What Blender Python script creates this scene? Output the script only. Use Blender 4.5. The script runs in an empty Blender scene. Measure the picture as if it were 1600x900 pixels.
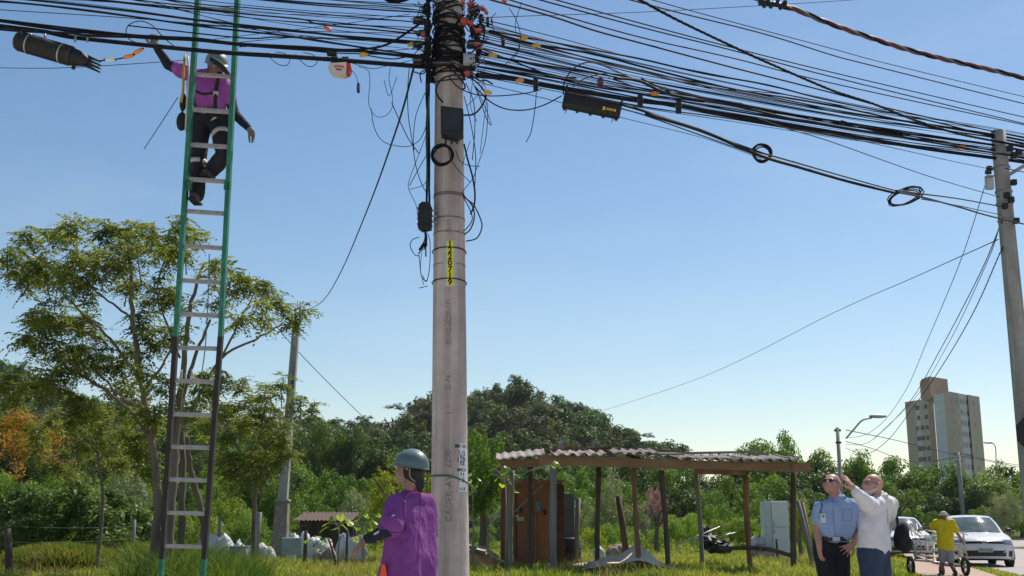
import bpy, math, random
import numpy as np
from mathutils import Vector, Matrix, noise
from math import sin, cos, pi, radians

# ------------------------------------------------------------------ camera, sky, sun, exposure
scn = bpy.context.scene
COL = scn.collection
TH = radians(11.9); F = 1750.0; CAMZ = 1.2
cam_d = bpy.data.cameras.new("camera"); cam = bpy.data.objects.new("camera", cam_d); COL.objects.link(cam)
cam_d.sensor_width = 36; cam_d.lens = F/1600*36; cam_d.clip_end = 3000; cam_d.clip_start = .1
cam.location = (0, 0, CAMZ); cam.rotation_euler = (pi/2+TH, 0, 0)
scn.camera = cam
SUN = Vector((0.36, 0.44, 0.82)).normalized()
w = bpy.data.worlds.new("World"); scn.world = w; w.use_nodes = True
nt = w.node_tree; bg = nt.nodes['Background']
sky = nt.nodes.new('ShaderNodeTexSky'); sky.sky_type = 'NISHITA'; sky.sun_disc = False
sky.sun_elevation = math.asin(SUN.z); sky.sun_rotation = math.atan2(SUN.x, SUN.y)
sky.altitude = 600; sky.air_density = 1.15; sky.dust_density = 0.5; sky.ozone_density = 2.2
hs = nt.nodes.new('ShaderNodeHueSaturation'); hs.inputs['Saturation'].default_value = 1.17
nt.links.new(sky.outputs[0], hs.inputs['Color']); wb = nt.nodes.new('ShaderNodeMix'); wb.data_type = 'RGBA'; wb.blend_type = 'MULTIPLY'; wb.inputs[0].default_value = 1; wb.inputs[7].default_value = (1.055, .965, .89, 1)
wtc = nt.nodes.new('ShaderNodeTexCoord'); wmp = nt.nodes.new('ShaderNodeMapping'); wmp.inputs['Scale'].default_value = (1.5, 1.5, 6)
wn = nt.nodes.new('ShaderNodeTexNoise'); wn.inputs['Scale'].default_value = 1.6; wn.inputs['Detail'].default_value = 7
wr = nt.nodes.new('ShaderNodeMapRange'); wr.inputs[1].default_value = .5; wr.inputs[2].default_value = .85; wr.inputs[4].default_value = .16
wm = nt.nodes.new('ShaderNodeMix'); wm.data_type = 'RGBA'; wm.inputs[7].default_value = (7, 7.6, 8, 1)     # faint wisps of thin cloud
nt.links.new(wtc.outputs['Generated'], wmp.inputs[0]); nt.links.new(wmp.outputs[0], wn.inputs[0]); nt.links.new(wn.outputs[0], wr.inputs[0]); nt.links.new(wr.outputs[0], wm.inputs[0])
nt.links.new(hs.outputs[0], wb.inputs[6]); nt.links.new(wb.outputs[2], wm.inputs[6]); nt.links.new(wm.outputs[2], bg.inputs[0])
bg.inputs[1].default_value = 0.092
sl = bpy.data.lights.new("sun", 'SUN'); sl.energy = 4.3; sl.angle = radians(.5); sl.color = (1, .95, .87)
so = bpy.data.objects.new("sun", sl); COL.objects.link(so); so.rotation_euler = SUN.to_track_quat('Z', 'Y').to_euler()
scn.view_settings.view_transform = 'Standard'; scn.view_settings.look = 'None'
scn.view_settings.exposure = 0.50; scn.view_settings.gamma = 1
scn.cycles.max_bounces = 6; scn.cycles.transparent_max_bounces = 8
rng = np.random.default_rng(7); R = random.Random(11)

# ------------------------------------------------------------------ measuring helpers
def At(px, py, Y):
    v = (450-py)/F; dx = (px-800)/F; dy = cos(TH)-v*sin(TH); dz = sin(TH)+v*cos(TH)
    t = Y/dy
    return Vector((t*dx, Y, CAMZ+t*dz))
def Gd(px, py):
    v = (450-py)/F; dx = (px-800)/F; dy = cos(TH)-v*sin(TH); dz = sin(TH)+v*cos(TH)
    t = -CAMZ/dz
    return Vector((t*dx, t*dy, 0))
def XG(px, Y):                       # x of a ground-level point seen at column px
    return (px-800)/F*(Y*cos(TH)-CAMZ*sin(TH))

# ------------------------------------------------------------------ materials
def nodes_of(name):
    m = bpy.data.materials.new(name); m.use_nodes = True
    t = m.node_tree; return m, t, t.nodes['Principled BSDF']
def srgb(c): return tuple(c)+(1,) if len(c) == 3 else c
def M(name, col, rough=.75, var=.18, scale=6, bump=.15, metal=0, col2=None, stretch=(1,1,1), detail=6, bscale=None, spec=.4):
    m, t, b = nodes_of(name)
    tc = t.nodes.new('ShaderNodeTexCoord'); mp = t.nodes.new('ShaderNodeMapping'); mp.inputs['Scale'].default_value = stretch
    t.links.new(tc.outputs['Object'], mp.inputs[0])
    n = t.nodes.new('ShaderNodeTexNoise'); n.inputs['Scale'].default_value = scale; n.inputs['Detail'].default_value = detail
    n.inputs['Roughness'].default_value = .65
    t.links.new(mp.outputs[0], n.inputs['Vector'])
    cr = t.nodes.new('ShaderNodeValToRGB'); cr.color_ramp.elements[0].position = .32; cr.color_ramp.elements[1].position = .68
    c2 = col2 if col2 else tuple(min(1, c*(1+var)) for c in col)
    cr.color_ramp.elements[0].color = tuple(c*(1-var) for c in col)+(1,) if not col2 else tuple(col)+(1,)
    cr.color_ramp.elements[1].color = tuple(c2)+(1,)
    t.links.new(n.outputs[0], cr.inputs[0]); t.links.new(cr.outputs[0], b.inputs['Base Color'])
    b.inputs['Roughness'].default_value = rough; b.inputs['Metallic'].default_value = metal
    b.inputs['Specular IOR Level'].default_value = spec
    if bump:
        n2 = t.nodes.new('ShaderNodeTexNoise'); n2.inputs['Scale'].default_value = bscale or scale*4; n2.inputs['Detail'].default_value = 5
        t.links.new(mp.outputs[0], n2.inputs['Vector'])
        bp = t.nodes.new('ShaderNodeBump'); bp.inputs['Strength'].default_value = bump; bp.inputs['Distance'].default_value = .02
        t.links.new(n2.outputs[0], bp.inputs['Height']); t.links.new(bp.outputs[0], b.inputs['Normal'])
    return m
def leafM(name, ca, cb, trans=.38, rough=.55, hue=.02, val=.25):
    """leaf colour runs from ca to cb by each leaf's own tint; every plant shifts a little as a whole"""
    m, t, b = nodes_of(name)
    at = t.nodes.new('ShaderNodeAttribute'); at.attribute_name = 'tint'
    mx = t.nodes.new('ShaderNodeMix'); mx.data_type = 'RGBA'
    mx.inputs[6].default_value = tuple(ca)+(1,); mx.inputs[7].default_value = tuple(cb)+(1,)
    t.links.new(at.outputs['Fac'], mx.inputs[0])
    oi = t.nodes.new('ShaderNodeObjectInfo'); h = t.nodes.new('ShaderNodeHueSaturation')
    r1 = t.nodes.new('ShaderNodeMapRange'); r1.inputs[3].default_value = .5-hue; r1.inputs[4].default_value = .5+hue
    r2 = t.nodes.new('ShaderNodeMapRange'); r2.inputs[3].default_value = 1-val; r2.inputs[4].default_value = 1+val
    ml = t.nodes.new('ShaderNodeMath'); ml.operation = 'MULTIPLY'; ml.inputs[1].default_value = 7.31
    fr = t.nodes.new('ShaderNodeMath'); fr.operation = 'FRACT'
    t.links.new(oi.outputs['Random'], r1.inputs[0]); t.links.new(oi.outputs['Random'], ml.inputs[0])
    t.links.new(ml.outputs[0], fr.inputs[0]); t.links.new(fr.outputs[0], r2.inputs[0])
    t.links.new(r1.outputs[0], h.inputs['Hue']); t.links.new(r2.outputs[0], h.inputs['Value']); t.links.new(mx.outputs[2], h.inputs['Color'])
    t.links.new(h.outputs[0], b.inputs['Base Color'])
    b.inputs['Roughness'].default_value = rough; b.inputs['Specular IOR Level'].default_value = .2
    tr = t.nodes.new('ShaderNodeBsdfTranslucent'); gm = t.nodes.new('ShaderNodeMix'); gm.data_type = 'RGBA'; gm.blend_type = 'MULTIPLY'
    gm.inputs[0].default_value = 1; gm.inputs[7].default_value = (1.5, 1.45, .7, 1)
    t.links.new(h.outputs[0], gm.inputs[6]); t.links.new(gm.outputs[2], tr.inputs[0])
    ms = t.nodes.new('ShaderNodeMixShader'); ms.inputs[0].default_value = trans
    t.links.new(b.outputs[0], ms.inputs[1]); t.links.new(tr.outputs[0], ms.inputs[2])
    t.links.new(ms.outputs[0], t.nodes['Material Output'].inputs[0])
    return m

# ------------------------------------------------------------------ object helpers
def mesh_np(name, v, f, mat, tint=None, smooth=False):
    v = np.asarray(v, dtype=np.float32); f = np.asarray(f, dtype=np.int32)
    me = bpy.data.meshes.new(name); k = f.shape[1]
    me.vertices.add(len(v)); me.vertices.foreach_set('co', v.ravel())
    me.loops.add(f.size); me.loops.foreach_set('vertex_index', f.ravel())
    me.polygons.add(len(f)); me.polygons.foreach_set('loop_start', np.arange(len(f), dtype=np.int32)*k)
    me.update(calc_edges=True)
    if smooth: me.polygons.foreach_set('use_smooth', np.ones(len(f), dtype=bool))
    if tint is not None:
        a = me.attributes.new('tint', 'FLOAT', 'POINT'); a.data.foreach_set('value', np.asarray(tint, dtype=np.float32))
    if mat: me.materials.append(mat)
    return me
def link(name, me, parent=None, loc=None):
    o = bpy.data.objects.new(name, me); COL.objects.link(o)
    if parent is not None: o.parent = parent
    if loc is not None: o.location = loc
    return o
def tag(o, label, cat=None, group=None, kind=None):
    if label: o['label'] = label
    if cat: o['category'] = cat
    if group: o['group'] = group
    if kind: o['kind'] = kind
    return o
def thing(name, label, cat, loc=(0,0,0), group=None, rz=0):
    o = bpy.data.objects.new(name, None); COL.objects.link(o); o.location = loc; o.rotation_euler = (0,0,rz)
    o.empty_display_size = .2
    return tag(o, label, cat, group)
def wloc(p):
    v = Vector((0,0,0))
    while p is not None: v = v+p.location; p = p.parent
    return v
class MB:
    """collects simple shapes given in world coordinates and links them as one mesh object"""
    def __init__(s): s.v = []; s.f = []; s.sm = []
    def add(s, v, f, smooth=False):
        o = len(s.v); s.v += [tuple(a) for a in v]; s.f += [tuple(i+o for i in q) for q in f]; s.sm += [smooth]*len(f); return s
    def box(s, c, size, rot=None):
        hx, hy, hz = size[0]/2, size[1]/2, size[2]/2; c = Vector(c)
        vs = [Vector((x*hx, y*hy, z*hz)) for x in (-1,1) for y in (-1,1) for z in (-1,1)]
        if rot is not None:
            m = rot if isinstance(rot, Matrix) else Matrix.Rotation(rot, 3, 'Z'); vs = [m @ a for a in vs]
        return s.add([a+c for a in vs], [(0,1,3,2),(4,6,7,5),(0,4,5,1),(2,3,7,6),(0,2,6,4),(1,5,7,3)])
    def beam(s, a, b, wd, ht, up=(0,0,1)):
        a = Vector(a); b = Vector(b); d = b-a; L = d.length; y = d.normalized(); x = y.cross(Vector(up)).normalized(); z = x.cross(y)
        m = Matrix((x, y, z)).transposed(); return s.box((a+b)/2, (wd, L, ht), m)
    def tube(s, pts, r, sides=6, caps=True, smooth=True):
        P = [Vector(p) for p in pts]; n = len(P); rr = r if hasattr(r, '__len__') else [r]*n
        vs = []; ref = None
        for i, p in enumerate(P):
            d = (P[min(i+1, n-1)]-P[max(i-1, 0)])
            if d.length < 1e-9: d = Vector((0,0,1))
            d.normalize()
            if ref is None: ref = d.cross(Vector((0,0,1)) if abs(d.z) < .9 else Vector((1,0,0))).normalized()
            ref = (ref-d*ref.dot(d)); ref = ref.normalized() if ref.length > 1e-6 else d.orthogonal().normalized()
            b = d.cross(ref)
            for k in range(sides):
                a = 2*pi*k/sides; vs.append(p+(ref*cos(a)+b*sin(a))*rr[i])
        fs = [(i*sides+k, i*sides+(k+1) % sides, (i+1)*sides+(k+1) % sides, (i+1)*sides+k) for i in range(n-1) for k in range(sides)]
        s.add(vs, fs, smooth)
        if caps:
            o = len(s.v)-len(vs); s.f.append(tuple(o+k for k in range(sides))[::-1]); s.f.append(tuple(o+(n-1)*sides+k for k in range(sides))); s.sm += [False, False]
        return s
    def prism(s, poly, y0, y1, org=(0,0,0)):
        """polygon given in x,z, pushed along y"""
        n = len(poly); o = Vector(org)
        vs = [o+Vector((x, y0, z)) for x, z in poly]+[o+Vector((x, y1, z)) for x, z in poly]
        return s.add(vs, [tuple(range(n))[::-1], tuple(range(n, 2*n))]+[(i, (i+1) % n, n+(i+1) % n, n+i) for i in range(n)])
    def ball(s, c, rad, seed=0, amp=0, seg=12, rings=8, rot=None, freq=2.0):
        c = Vector(c); rad = Vector(rad if hasattr(rad, '__len__') else (rad,)*3)
        vs = []
        for i in range(rings+1):
            th = pi*i/rings
            for k in range(seg):
                a = 2*pi*k/seg; d = Vector((sin(th)*cos(a), sin(th)*sin(a), cos(th)))
                m = 1+amp*noise.fractal(d*freq+Vector((seed*3.1, seed, 0)), 1, 2, 4) if amp else 1
                q = Vector((d.x*rad.x, d.y*rad.y, d.z*rad.z))*m
                if rot is not None: q = rot @ q
                vs.append(c+q)
        fs = [(i*seg+k, (i+1)*seg+k, (i+1)*seg+(k+1) % seg, i*seg+(k+1) % seg) for i in range(rings) for k in range(seg)]
        return s.add(vs, fs, amp < .4 if amp else True)
    def build(s, name, mat, parent=None, label=None, cat=None, group=None, kind=None):
        off = wloc(parent) if parent is not None else Vector((0,0,0))
        vs = [(a[0]-off.x, a[1]-off.y, a[2]-off.z) for a in s.v]
        me = bpy.data.meshes.new(name); me.from_pydata(vs, [], s.f)
        me.polygons.foreach_set('use_smooth', s.sm)
        if mat: me.materials.append(mat)
        o = link(name, me, parent); tag(o, label, cat, group, kind); return o
    def build_here(s, name, mat, label, cat, group=None, kind=None, loc=None):
        """top-level single mesh whose origin sits at its first point"""
        if loc is None: loc = Vector(s.v[0])
        e = Vector(loc); me = bpy.data.meshes.new(name); me.from_pydata([tuple(Vector(a)-e) for a in s.v], [], s.f)
        me.polygons.foreach_set('use_smooth', s.sm); me.materials.append(mat)
        o = link(name, me, None, e); return tag(o, label, cat, group, kind)
def spline(P, n=8):
    """Catmull-Rom through the points"""
    P = [Vector(p) for p in P]
    if len(P) == 2: return [P[0].lerp(P[1], i/n) for i in range(n+1)]
    Q = [P[0]*2-P[1]]+P+[P[-1]*2-P[-2]]; out = []
    for i in range(1, len(Q)-2):
        a, b, c, d = Q[i-1:i+3]
        for k in range(n):
            t = k/n; out.append(.5*((2*b)+(c-a)*t+(2*a-5*b+4*c-d)*t*t+(3*b-a-3*c+d)*t*t*t))
    out.append(P[-1]); return out
def copy_tree(o, parent=None):
    c = o.copy(); COL.objects.link(c); c.parent = parent
    for ch in list(o.children): copy_tree(ch, c)
    return c
def text_mesh(s, size, depth=.001, align='CENTER', bold=0):
    cu = bpy.data.curves.new('t', 'FONT'); cu.body = s; cu.size = size; cu.extrude = depth; cu.align_x = align; cu.align_y = 'CENTER'; cu.offset = bold
    cu.resolution_u = 3
    o = bpy.data.objects.new('t', cu); COL.objects.link(o); dg = bpy.context.evaluated_depsgraph_get(); dg.update()
    me = bpy.data.meshes.new_from_object(o.evaluated_get(dg)); bpy.data.objects.remove(o); return me

# landmark words used to say where a plant stands
MARKS = [(-50,'at the left photo edge'),(60,'left of the ladder'),(140,'left of the feathery tree'),(240,'behind the ladder foot'),(330,'right of the ladder'),
 (440,'behind the square pole'),(520,'right of the square pole'),(600,'left of the purple worker'),(660,'behind the hard hat'),(740,'right of the tall pole'),
 (830,'behind the plywood cabin'),(910,'right of the plywood cabin'),(985,'behind the shed middle'),(1050,'above the canvas sheet'),(1110,'behind the scrap heap'),(1180,'behind the white fridge'),
 (1250,'by the shed end'),(1310,'behind the man in blue'),(1380,'behind the man pointing'),(1440,'above the cage cart'),(1500,'above the nearer white car'),(1560,'right of the nearer white car'),(1640,'at the right photo edge')]
def where(px): return min(MARKS, key=lambda m: abs(m[0]-px))[1]
# ------------------------------------------------------------------ terrain, road, grass
SIL = [(-300,520),(-100,545),(0,562),(60,578),(110,606),(200,638),(350,650),(500,652),(600,662),(640,652),(680,630),(720,612),(770,602),(810,602),(850,614),(900,636),(950,656),(1000,676),(1040,692),(1075,730),(1130,775),(2000,780)]
SX = np.array([(p-800)/F/cos(TH) for p, _ in SIL]); SH = []
for p, y in SIL:
    v = (450-y)/F; SH.append(max(0, 1.2+250*(sin(TH)+v*cos(TH))/(cos(TH)-v*sin(TH))-8.0))
SH = np.array(SH)
def hgt(x, y):
    x = np.asarray(x, float); y = np.asarray(y, float)
    az = x/np.maximum(y, 1); H = np.interp(az, SX, SH)
    t = np.clip((y-125)/125, 0, 1); r = t*t*(3-2*t)
    b = np.clip((y-290)/120, 0, 1); r = r*(1-b*b*(3-2*b))
    n = .12*np.sin(x*.35+1)*np.cos(y*.27)+.06*np.sin(x*1.1)*np.sin(y*.9+2)
    return H*r+n*np.clip((y-40)/60, 0, 1)*4*np.clip((130-np.abs(y-130))/130, .15, 1)*.5
ys = np.concatenate([np.arange(-30, 60, 3), np.arange(60, 320, 6), np.array([330,350,380,420])])
us = np.linspace(-1, 1, 121)
xs_all = []; V = []
for y in ys:
    W = 60+abs(y)*1.1
    for u in us: x = u*W; V.append((x, y, float(hgt(x, y))))
n = len(us); Fq = [(j*n+i, j*n+i+1, (j+1)*n+i+1, (j+1)*n+i) for j in range(len(ys)-1) for i in range(n-1)]
mg, t, b = nodes_of('meadow_soil')
tc = t.nodes.new('ShaderNodeTexCoord')
n1 = t.nodes.new('ShaderNodeTexNoise'); n1.inputs['Scale'].default_value = .35; n1.inputs['Detail'].default_value = 8
n2 = t.nodes.new('ShaderNodeTexNoise'); n2.inputs['Scale'].default_value = 9; n2.inputs['Detail'].default_value = 6
t.links.new(tc.outputs['Object'], n1.inputs[0]); t.links.new(tc.outputs['Object'], n2.inputs[0])
c1 = t.nodes.new('ShaderNodeValToRGB'); e = c1.color_ramp.elements
e[0].position = .38; e[0].color = (.10,.15,.028,1); e[1].position = .66; e[1].color = (.19,.13,.075,1); x_ = e.new(.52); x_.color = (.14,.19,.035,1)
mxx = t.nodes.new('ShaderNodeMix'); mxx.data_type = 'RGBA'; mxx.blend_type = 'MULTIPLY'; mxx.inputs[0].default_value = .6
t.links.new(n1.outputs[0], c1.inputs[0]); t.links.new(c1.outputs[0], mxx.inputs[6]); t.links.new(n2.outputs[1], mxx.inputs[7])
t.links.new(mxx.outputs[2], b.inputs['Base Color']); b.inputs['Roughness'].default_value = 1; b.inputs['Specular IOR Level'].default_value = .1
tag(link('ground', mesh_np('ground', V, Fq, mg, smooth=True)), None, kind='structure')

conc2 = M('pale_bounce_pavement', (.38,.345,.31), .95, .12, 1.5, .3, col2=(.48,.445,.41))  # pale tone picked to throw sunlight back onto shaded surfaces
def sheet(name, pts, z, mat, label=None):
    """flat polygon on the ground with a finely cut outline"""
    P = [Vector((p[0], p[1], z)) for p in pts]; me = bpy.data.meshes.new(name); me.from_pydata(P, [], [tuple(range(len(P)))]); me.materials.append(mat)
    o = link(name, me); tag(o, None, kind='structure'); return o
asph = M('pale_asphalt', (.30,.26,.245), .9, .12, 1.2, .25, col2=(.37,.325,.31), bscale=60)
dirt = M('pinkish_dirt', (.33,.22,.165), .95, .2, 2.0, .5, col2=(.43,.31,.24), bscale=25)
conc = M('kerb_concrete', (.42,.40,.37), .9, .12, 3, .3)
# dirt footpath and road, outlines in ground metres taken off the photograph
fpath = [Gd(1398,855), Gd(1408,863), Gd(1417,875), Gd(1425,886), Gd(1436,900), (13.0,18), (14.5,10), (15,-10), (18,-10), (18,10), Gd(1596,909), Gd(1556,900), Gd(1532,892), Gd(1500,882), Gd(1475,872), Gd(1455,862), Gd(1440,855)]
road = [Gd(1350,846.0), Gd(1385,846.5), Gd(1440,852), Gd(1478,865), Gd(1508,877), Gd(1545,888), Gd(1583,897), Gd(1640,909), (21,10), (22,-10), (60,-10), (60,85), Gd(1640,842.5), Gd(1560,843.2), Gd(1480,843.5), Gd(1400,843.5)]
sheet('bounce_pavement', [(-45,-42),(12.8,-42),(12.8,18),(12.0,18.5),(9,12.2),(2,11.2),(-6,11.4),(-20,11.0),(-45,11.5)], .006, conc2)  # unseen near ground, added to bounce light onto the pole and people
sheet('road', road, .008, asph); sheet('dirt_path', fpath, .014, dirt)
k = MB(); kp = [Gd(p, 843.4) for p in range(1440, 1680, 20)]
for a, c in zip(kp, kp[1:]): k.beam(a+Vector((0,.3,.06)), c+Vector((0,.3,.06)), .25, .14)
tag(k.build('kerb', conc), None, kind='structure')

def inpoly(x, y, poly):
    ins = np.zeros(len(x), bool); n = len(poly)
    for i in range(n):
        x1, y1 = poly[i][0], poly[i][1]; x2, y2 = poly[(i+1) % n][0], poly[(i+1) % n][1]
        c = ((y1 > y) != (y2 > y)) & (x < (x2-x1)*(y-y1)/((y2-y1) if abs(y2-y1) > 1e-9 else 1e-9)+x1)
        ins ^= c
    return ins
def vnoise(x, y, s, seed=0):
    r = np.random.default_rng(seed); a = np.zeros_like(x)
    for i in range(7):
        k = s*(1.7**(i % 4))*(.7+.6*r.random()); th = r.random()*6.28; a += np.sin((x*cos(th)+y*sin(th))*k+r.random()*6.28)
    return a/7*1.6
def blades(name, N, xr, yr, h0, h1, wd, mat, label, kind='stuff', cat=None, mask=None, seed=1, lean=.5, ypow=1.0, fan=None):
    r = np.random.default_rng(seed)
    y = yr[0]+(yr[1]-yr[0])*r.random(N)**ypow
    u = r.random(N)
    if fan: x = (y*cos(TH))*(fan[0]-800+(fan[1]-fan[0])*u)/F
    else: x = xr[0]+(xr[1]-xr[0])*u
    keep = ~inpoly(x, y, road) & ~inpoly(x, y, fpath)
    if mask is not None: keep &= mask(x, y, r)
    x = x[keep]; y = y[keep]; N = len(x); pxx = 800+F*x/(y*cos(TH)); sh = 1-.72*np.clip((pxx-1370)/60, 0, 1)
    cl = np.clip(.5+vnoise(x, y, 1.6, seed+3), 0, 1)
    h = (h0+(h1-h0)*cl*r.random(N)**.6)*(.7+.5*r.random(N))*sh
    a = r.random(N)*6.283; wv = wd*(.6+.8*r.random(N))
    z = hgt(x, y)
    lx = (r.normal(size=N)*lean*h); ly = (r.normal(size=N)*lean*h)
    bx, by = np.cos(a)*wv/2, np.sin(a)*wv/2
    v = np.empty((N, 5, 3), np.float32)
    v[:,0] = np.stack([x-bx, y-by, z-.02], 1); v[:,1] = np.stack([x+bx, y+by, z-.02], 1)
    v[:,2] = np.stack([x+bx*.8+lx*.35, y+by*.8+ly*.35, z+h*.6], 1); v[:,3] = np.stack([x-bx*.8+lx*.35, y-by*.8+ly*.35, z+h*.6], 1)
    v[:,4] = np.stack([x+lx, y+ly, z+h*(1-.25*lean*r.random(N))], 1)
    i = np.arange(N)[:,None]*5
    f = np.concatenate([i+np.array([[0,1,2]]), i+np.array([[0,2,3]]), i+np.array([[3,2,4]])])
    ti = np.repeat(np.clip(.5+.5*vnoise(x, y, .55, seed+9)+.35*r.normal(size=N), 0, 1), 5)
    o = link(name, mesh_np(name, v.reshape(-1,3), f, mat, ti)); tag(o, label, cat, kind=kind); return o
Lg = leafM('grass_blades', (.13,.21,.025), (.36,.36,.09), .45, .6, 0, 0)
Lgd = leafM('tall_weed_blades', (.055,.11,.016), (.16,.21,.04), .4, .6, 0, 0)
Ldry = leafM('dry_seed_grass', (.22,.19,.07), (.38,.30,.16), .4, .7, 0, 0)
blades('grass', 150000, None, (24.5,46), .08, .32, .022, Lg, 'tall green grass covering the rough lot', fan=(-60,1660), ypow=1.1)
blades('grass', 60000, None, (46,110), .10, .28, .05, Lg, 'grass farther out in front of the thicket', fan=(-60,1700), seed=5, ypow=1.3)
blades('grass', 15000, None, (24.5,40), .25, .5, .012, Ldry, 'dry seed stalks standing over the grass', fan=(-60,1330), seed=8,
       mask=lambda x, y, r: vnoise(x, y, .8, 4) > .05)
def near_mask(x, y, r):
    px = 800+F*x/(y*cos(TH)-.1); return r.random(len(x)) < np.clip(1-np.abs(px-305)/120, 0, 1)
blades('weeds', 34000, None, (16,24), .4, 1.0, .014, Lgd, 'dark tall weeds at the foot of the ladder', fan=(190,430), seed=12, mask=near_mask)
def mound_mask(x, y, r):
    return True
# grassy mounds at the left
mm, tm, bm_ = nodes_of('mound_soil'); bm_.inputs['Base Color'].default_value = (.13,.15,.035,1); bm_.inputs['Roughness'].default_value = 1
def mound(px, Y, wpx, h, label, seed):
    x = XG(px, Y); rx = wpx/F*Y/2; r = np.random.default_rng(seed)
    t_ = thing('grass_mound', label, 'grass mound', (x, Y, 0), 'overgrown mounds at the left of the lot')
    b_ = MB(); b_.ball((x, Y, 0), (rx, rx*.6, h), seed, .18, 20, 12); b_.build('soil', mm, t_)
    N = 9000; a = r.random(N)*6.283; q = r.random(N)**.5
    X = np.cos(a)*q*rx; Yy = np.sin(a)*q*rx*.6; Z = h*np.sqrt(np.clip(1-q*q, 0, 1))*(.95)
    hh = .10+.14*r.random(N); wv = .012+.012*r.random(N); lx = r.normal(size=N)*.1+X/rx*.08; ly = r.normal(size=N)*.1-.03; aa = r.random(N)*6.28
    bx, by = np.cos(aa)*wv, np.sin(aa)*wv
    v = np.empty((N,3,3), np.float32); v[:,0] = np.stack([X-bx,Yy-by,Z-.05],1); v[:,1] = np.stack([X+bx,Yy+by,Z-.05],1); v[:,2] = np.stack([X+lx,Yy+ly,Z+hh],1)
    f = np.arange(N*3).reshape(N,3); ti = np.repeat(np.clip(.5+.5*vnoise(X,Yy,2.2,seed)+.3*r.normal(size=N),0,1),3)
    o = link('grass', mesh_np('grass', v.reshape(-1,3), f, Lmound, ti), t_); o['kind'] = 'stuff'
Lmound = leafM('mound_grass', (.10,.15,.02), (.26,.24,.07), .4, .6, 0, 0)
mound(95, 29, 200, .60, 'large grassy yellow green mound in front of the broad leaved bush', 3)
mound(250, 31, 150, .60, 'lower grassy mound right behind the foot of the ladder', 5)

# ------------------------------------------------------------------ foliage
def leaf_cloud(P, Nn, size, r, tint, aspect=.5, droop=.0):
    N = len(P)
    Nn = Nn/np.maximum(np.linalg.norm(Nn, axis=1, keepdims=True), 1e-6)
    T = r.normal(size=(N,3)); T[:,2] -= droop; T -= Nn*np.sum(T*Nn, 1, keepdims=True); T /= np.maximum(np.linalg.norm(T, axis=1, keepdims=True), 1e-6)
    B = np.cross(Nn, T); s = (size*(.6+.8*r.random(N)))[:,None]
    v = np.empty((N,4,3), np.float32)
    v[:,0] = P-T*s*.5; v[:,1] = P+B*s*aspect*.5-T*s*.05; v[:,2] = P+T*s*.5; v[:,3] = P-B*s*aspect*.5-T*s*.05
    return v.reshape(-1,3), np.arange(N*4).reshape(N,4), np.repeat(tint, 4)
def crown_arrays(seed, n, leaf, lobes=16, rz=.75, lr=.34, fill=.5, flat=.6, aspect=.5):
    """unit crown: lobes round an uneven ellipsoid, leaves on and in each lobe"""
    r = np.random.default_rng(seed)
    d = r.normal(size=(lobes,3)); d[:,2] = np.abs(d[:,2])*.9-.35; d /= np.linalg.norm(d, axis=1, keepdims=True)
    c = d*(.50+.28*r.random((lobes,1)))*np.array([1,1,rz]); rad = lr*(.6+.7*r.random(lobes))
    c = np.concatenate([c, [[0,0,0]]]); rad = np.append(rad, .5*rz)
    sub = []; 
    for ci, ri in zip(c, rad):          # smaller clumps on every lobe
        k = 9; dd = r.normal(size=(k,3)); dd[:,2] += .3; dd /= np.linalg.norm(dd, axis=1, keepdims=True)
        for q in dd: sub.append((ci+q*ri*.72, ri*(.28+.26*r.random())))
    sc = np.array([s[0] for s in sub]); sr = np.array([s[1] for s in sub])
    w = sr**2; idx = r.choice(len(sub), n, p=w/w.sum())
    dd = r.normal(size=(n,3)); dd /= np.linalg.norm(dd, axis=1, keepdims=True)
    P = sc[idx]+dd*(sr[idx]*(1-fill*r.random(n)**2))[:,None]*np.array([1,1,flat+.2])
    Nn = dd*.7+np.array([0,0,.6])+r.normal(size=(n,3))*.45
    lt = r.random(len(sub))
    tint = np.clip(.15+.45*lt[idx]+.35*r.random(n), 0, 1)
    return leaf_cloud(P, Nn, leaf, r, tint, aspect, .3)
bark = M('grey_brown_bark', (.10,.08,.06), .95, .3, 5, .6, col2=(.20,.165,.13), stretch=(1,1,.25), bscale=14)
bark_l = M('pale_bark', (.22,.19,.15), .95, .3, 5, .5, col2=(.33,.29,.23), stretch=(1,1,.25), bscale=14)
def trunk_mesh(seed, h, r0, n=3, spread=.35):
    r = random.Random(seed); m = MB()
    m.tube(spline([(0,0,-.1),(r.uniform(-.05,.05)*h,0,h*.35),(r.uniform(-.08,.08)*h,r.uniform(-.05,.05)*h,h*.72)], 4), [r0*(1-.6*i/8) for i in range(9)], 6)
    for i in range(n):
        a = r.uniform(0, 6.28); z0 = h*r.uniform(.3,.6)
        m.tube([(0,0,z0),(cos(a)*h*spread*.5, sin(a)*h*spread*.5, z0+h*.22),(cos(a)*h*spread, sin(a)*h*spread, h*r.uniform(.75,.95))], [r0*.55,r0*.4,r0*.15], 5)
    me = bpy.data.meshes.new('trunk'); me.from_pydata(m.v, [], m.f); me.materials.append(bark); return me
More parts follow.
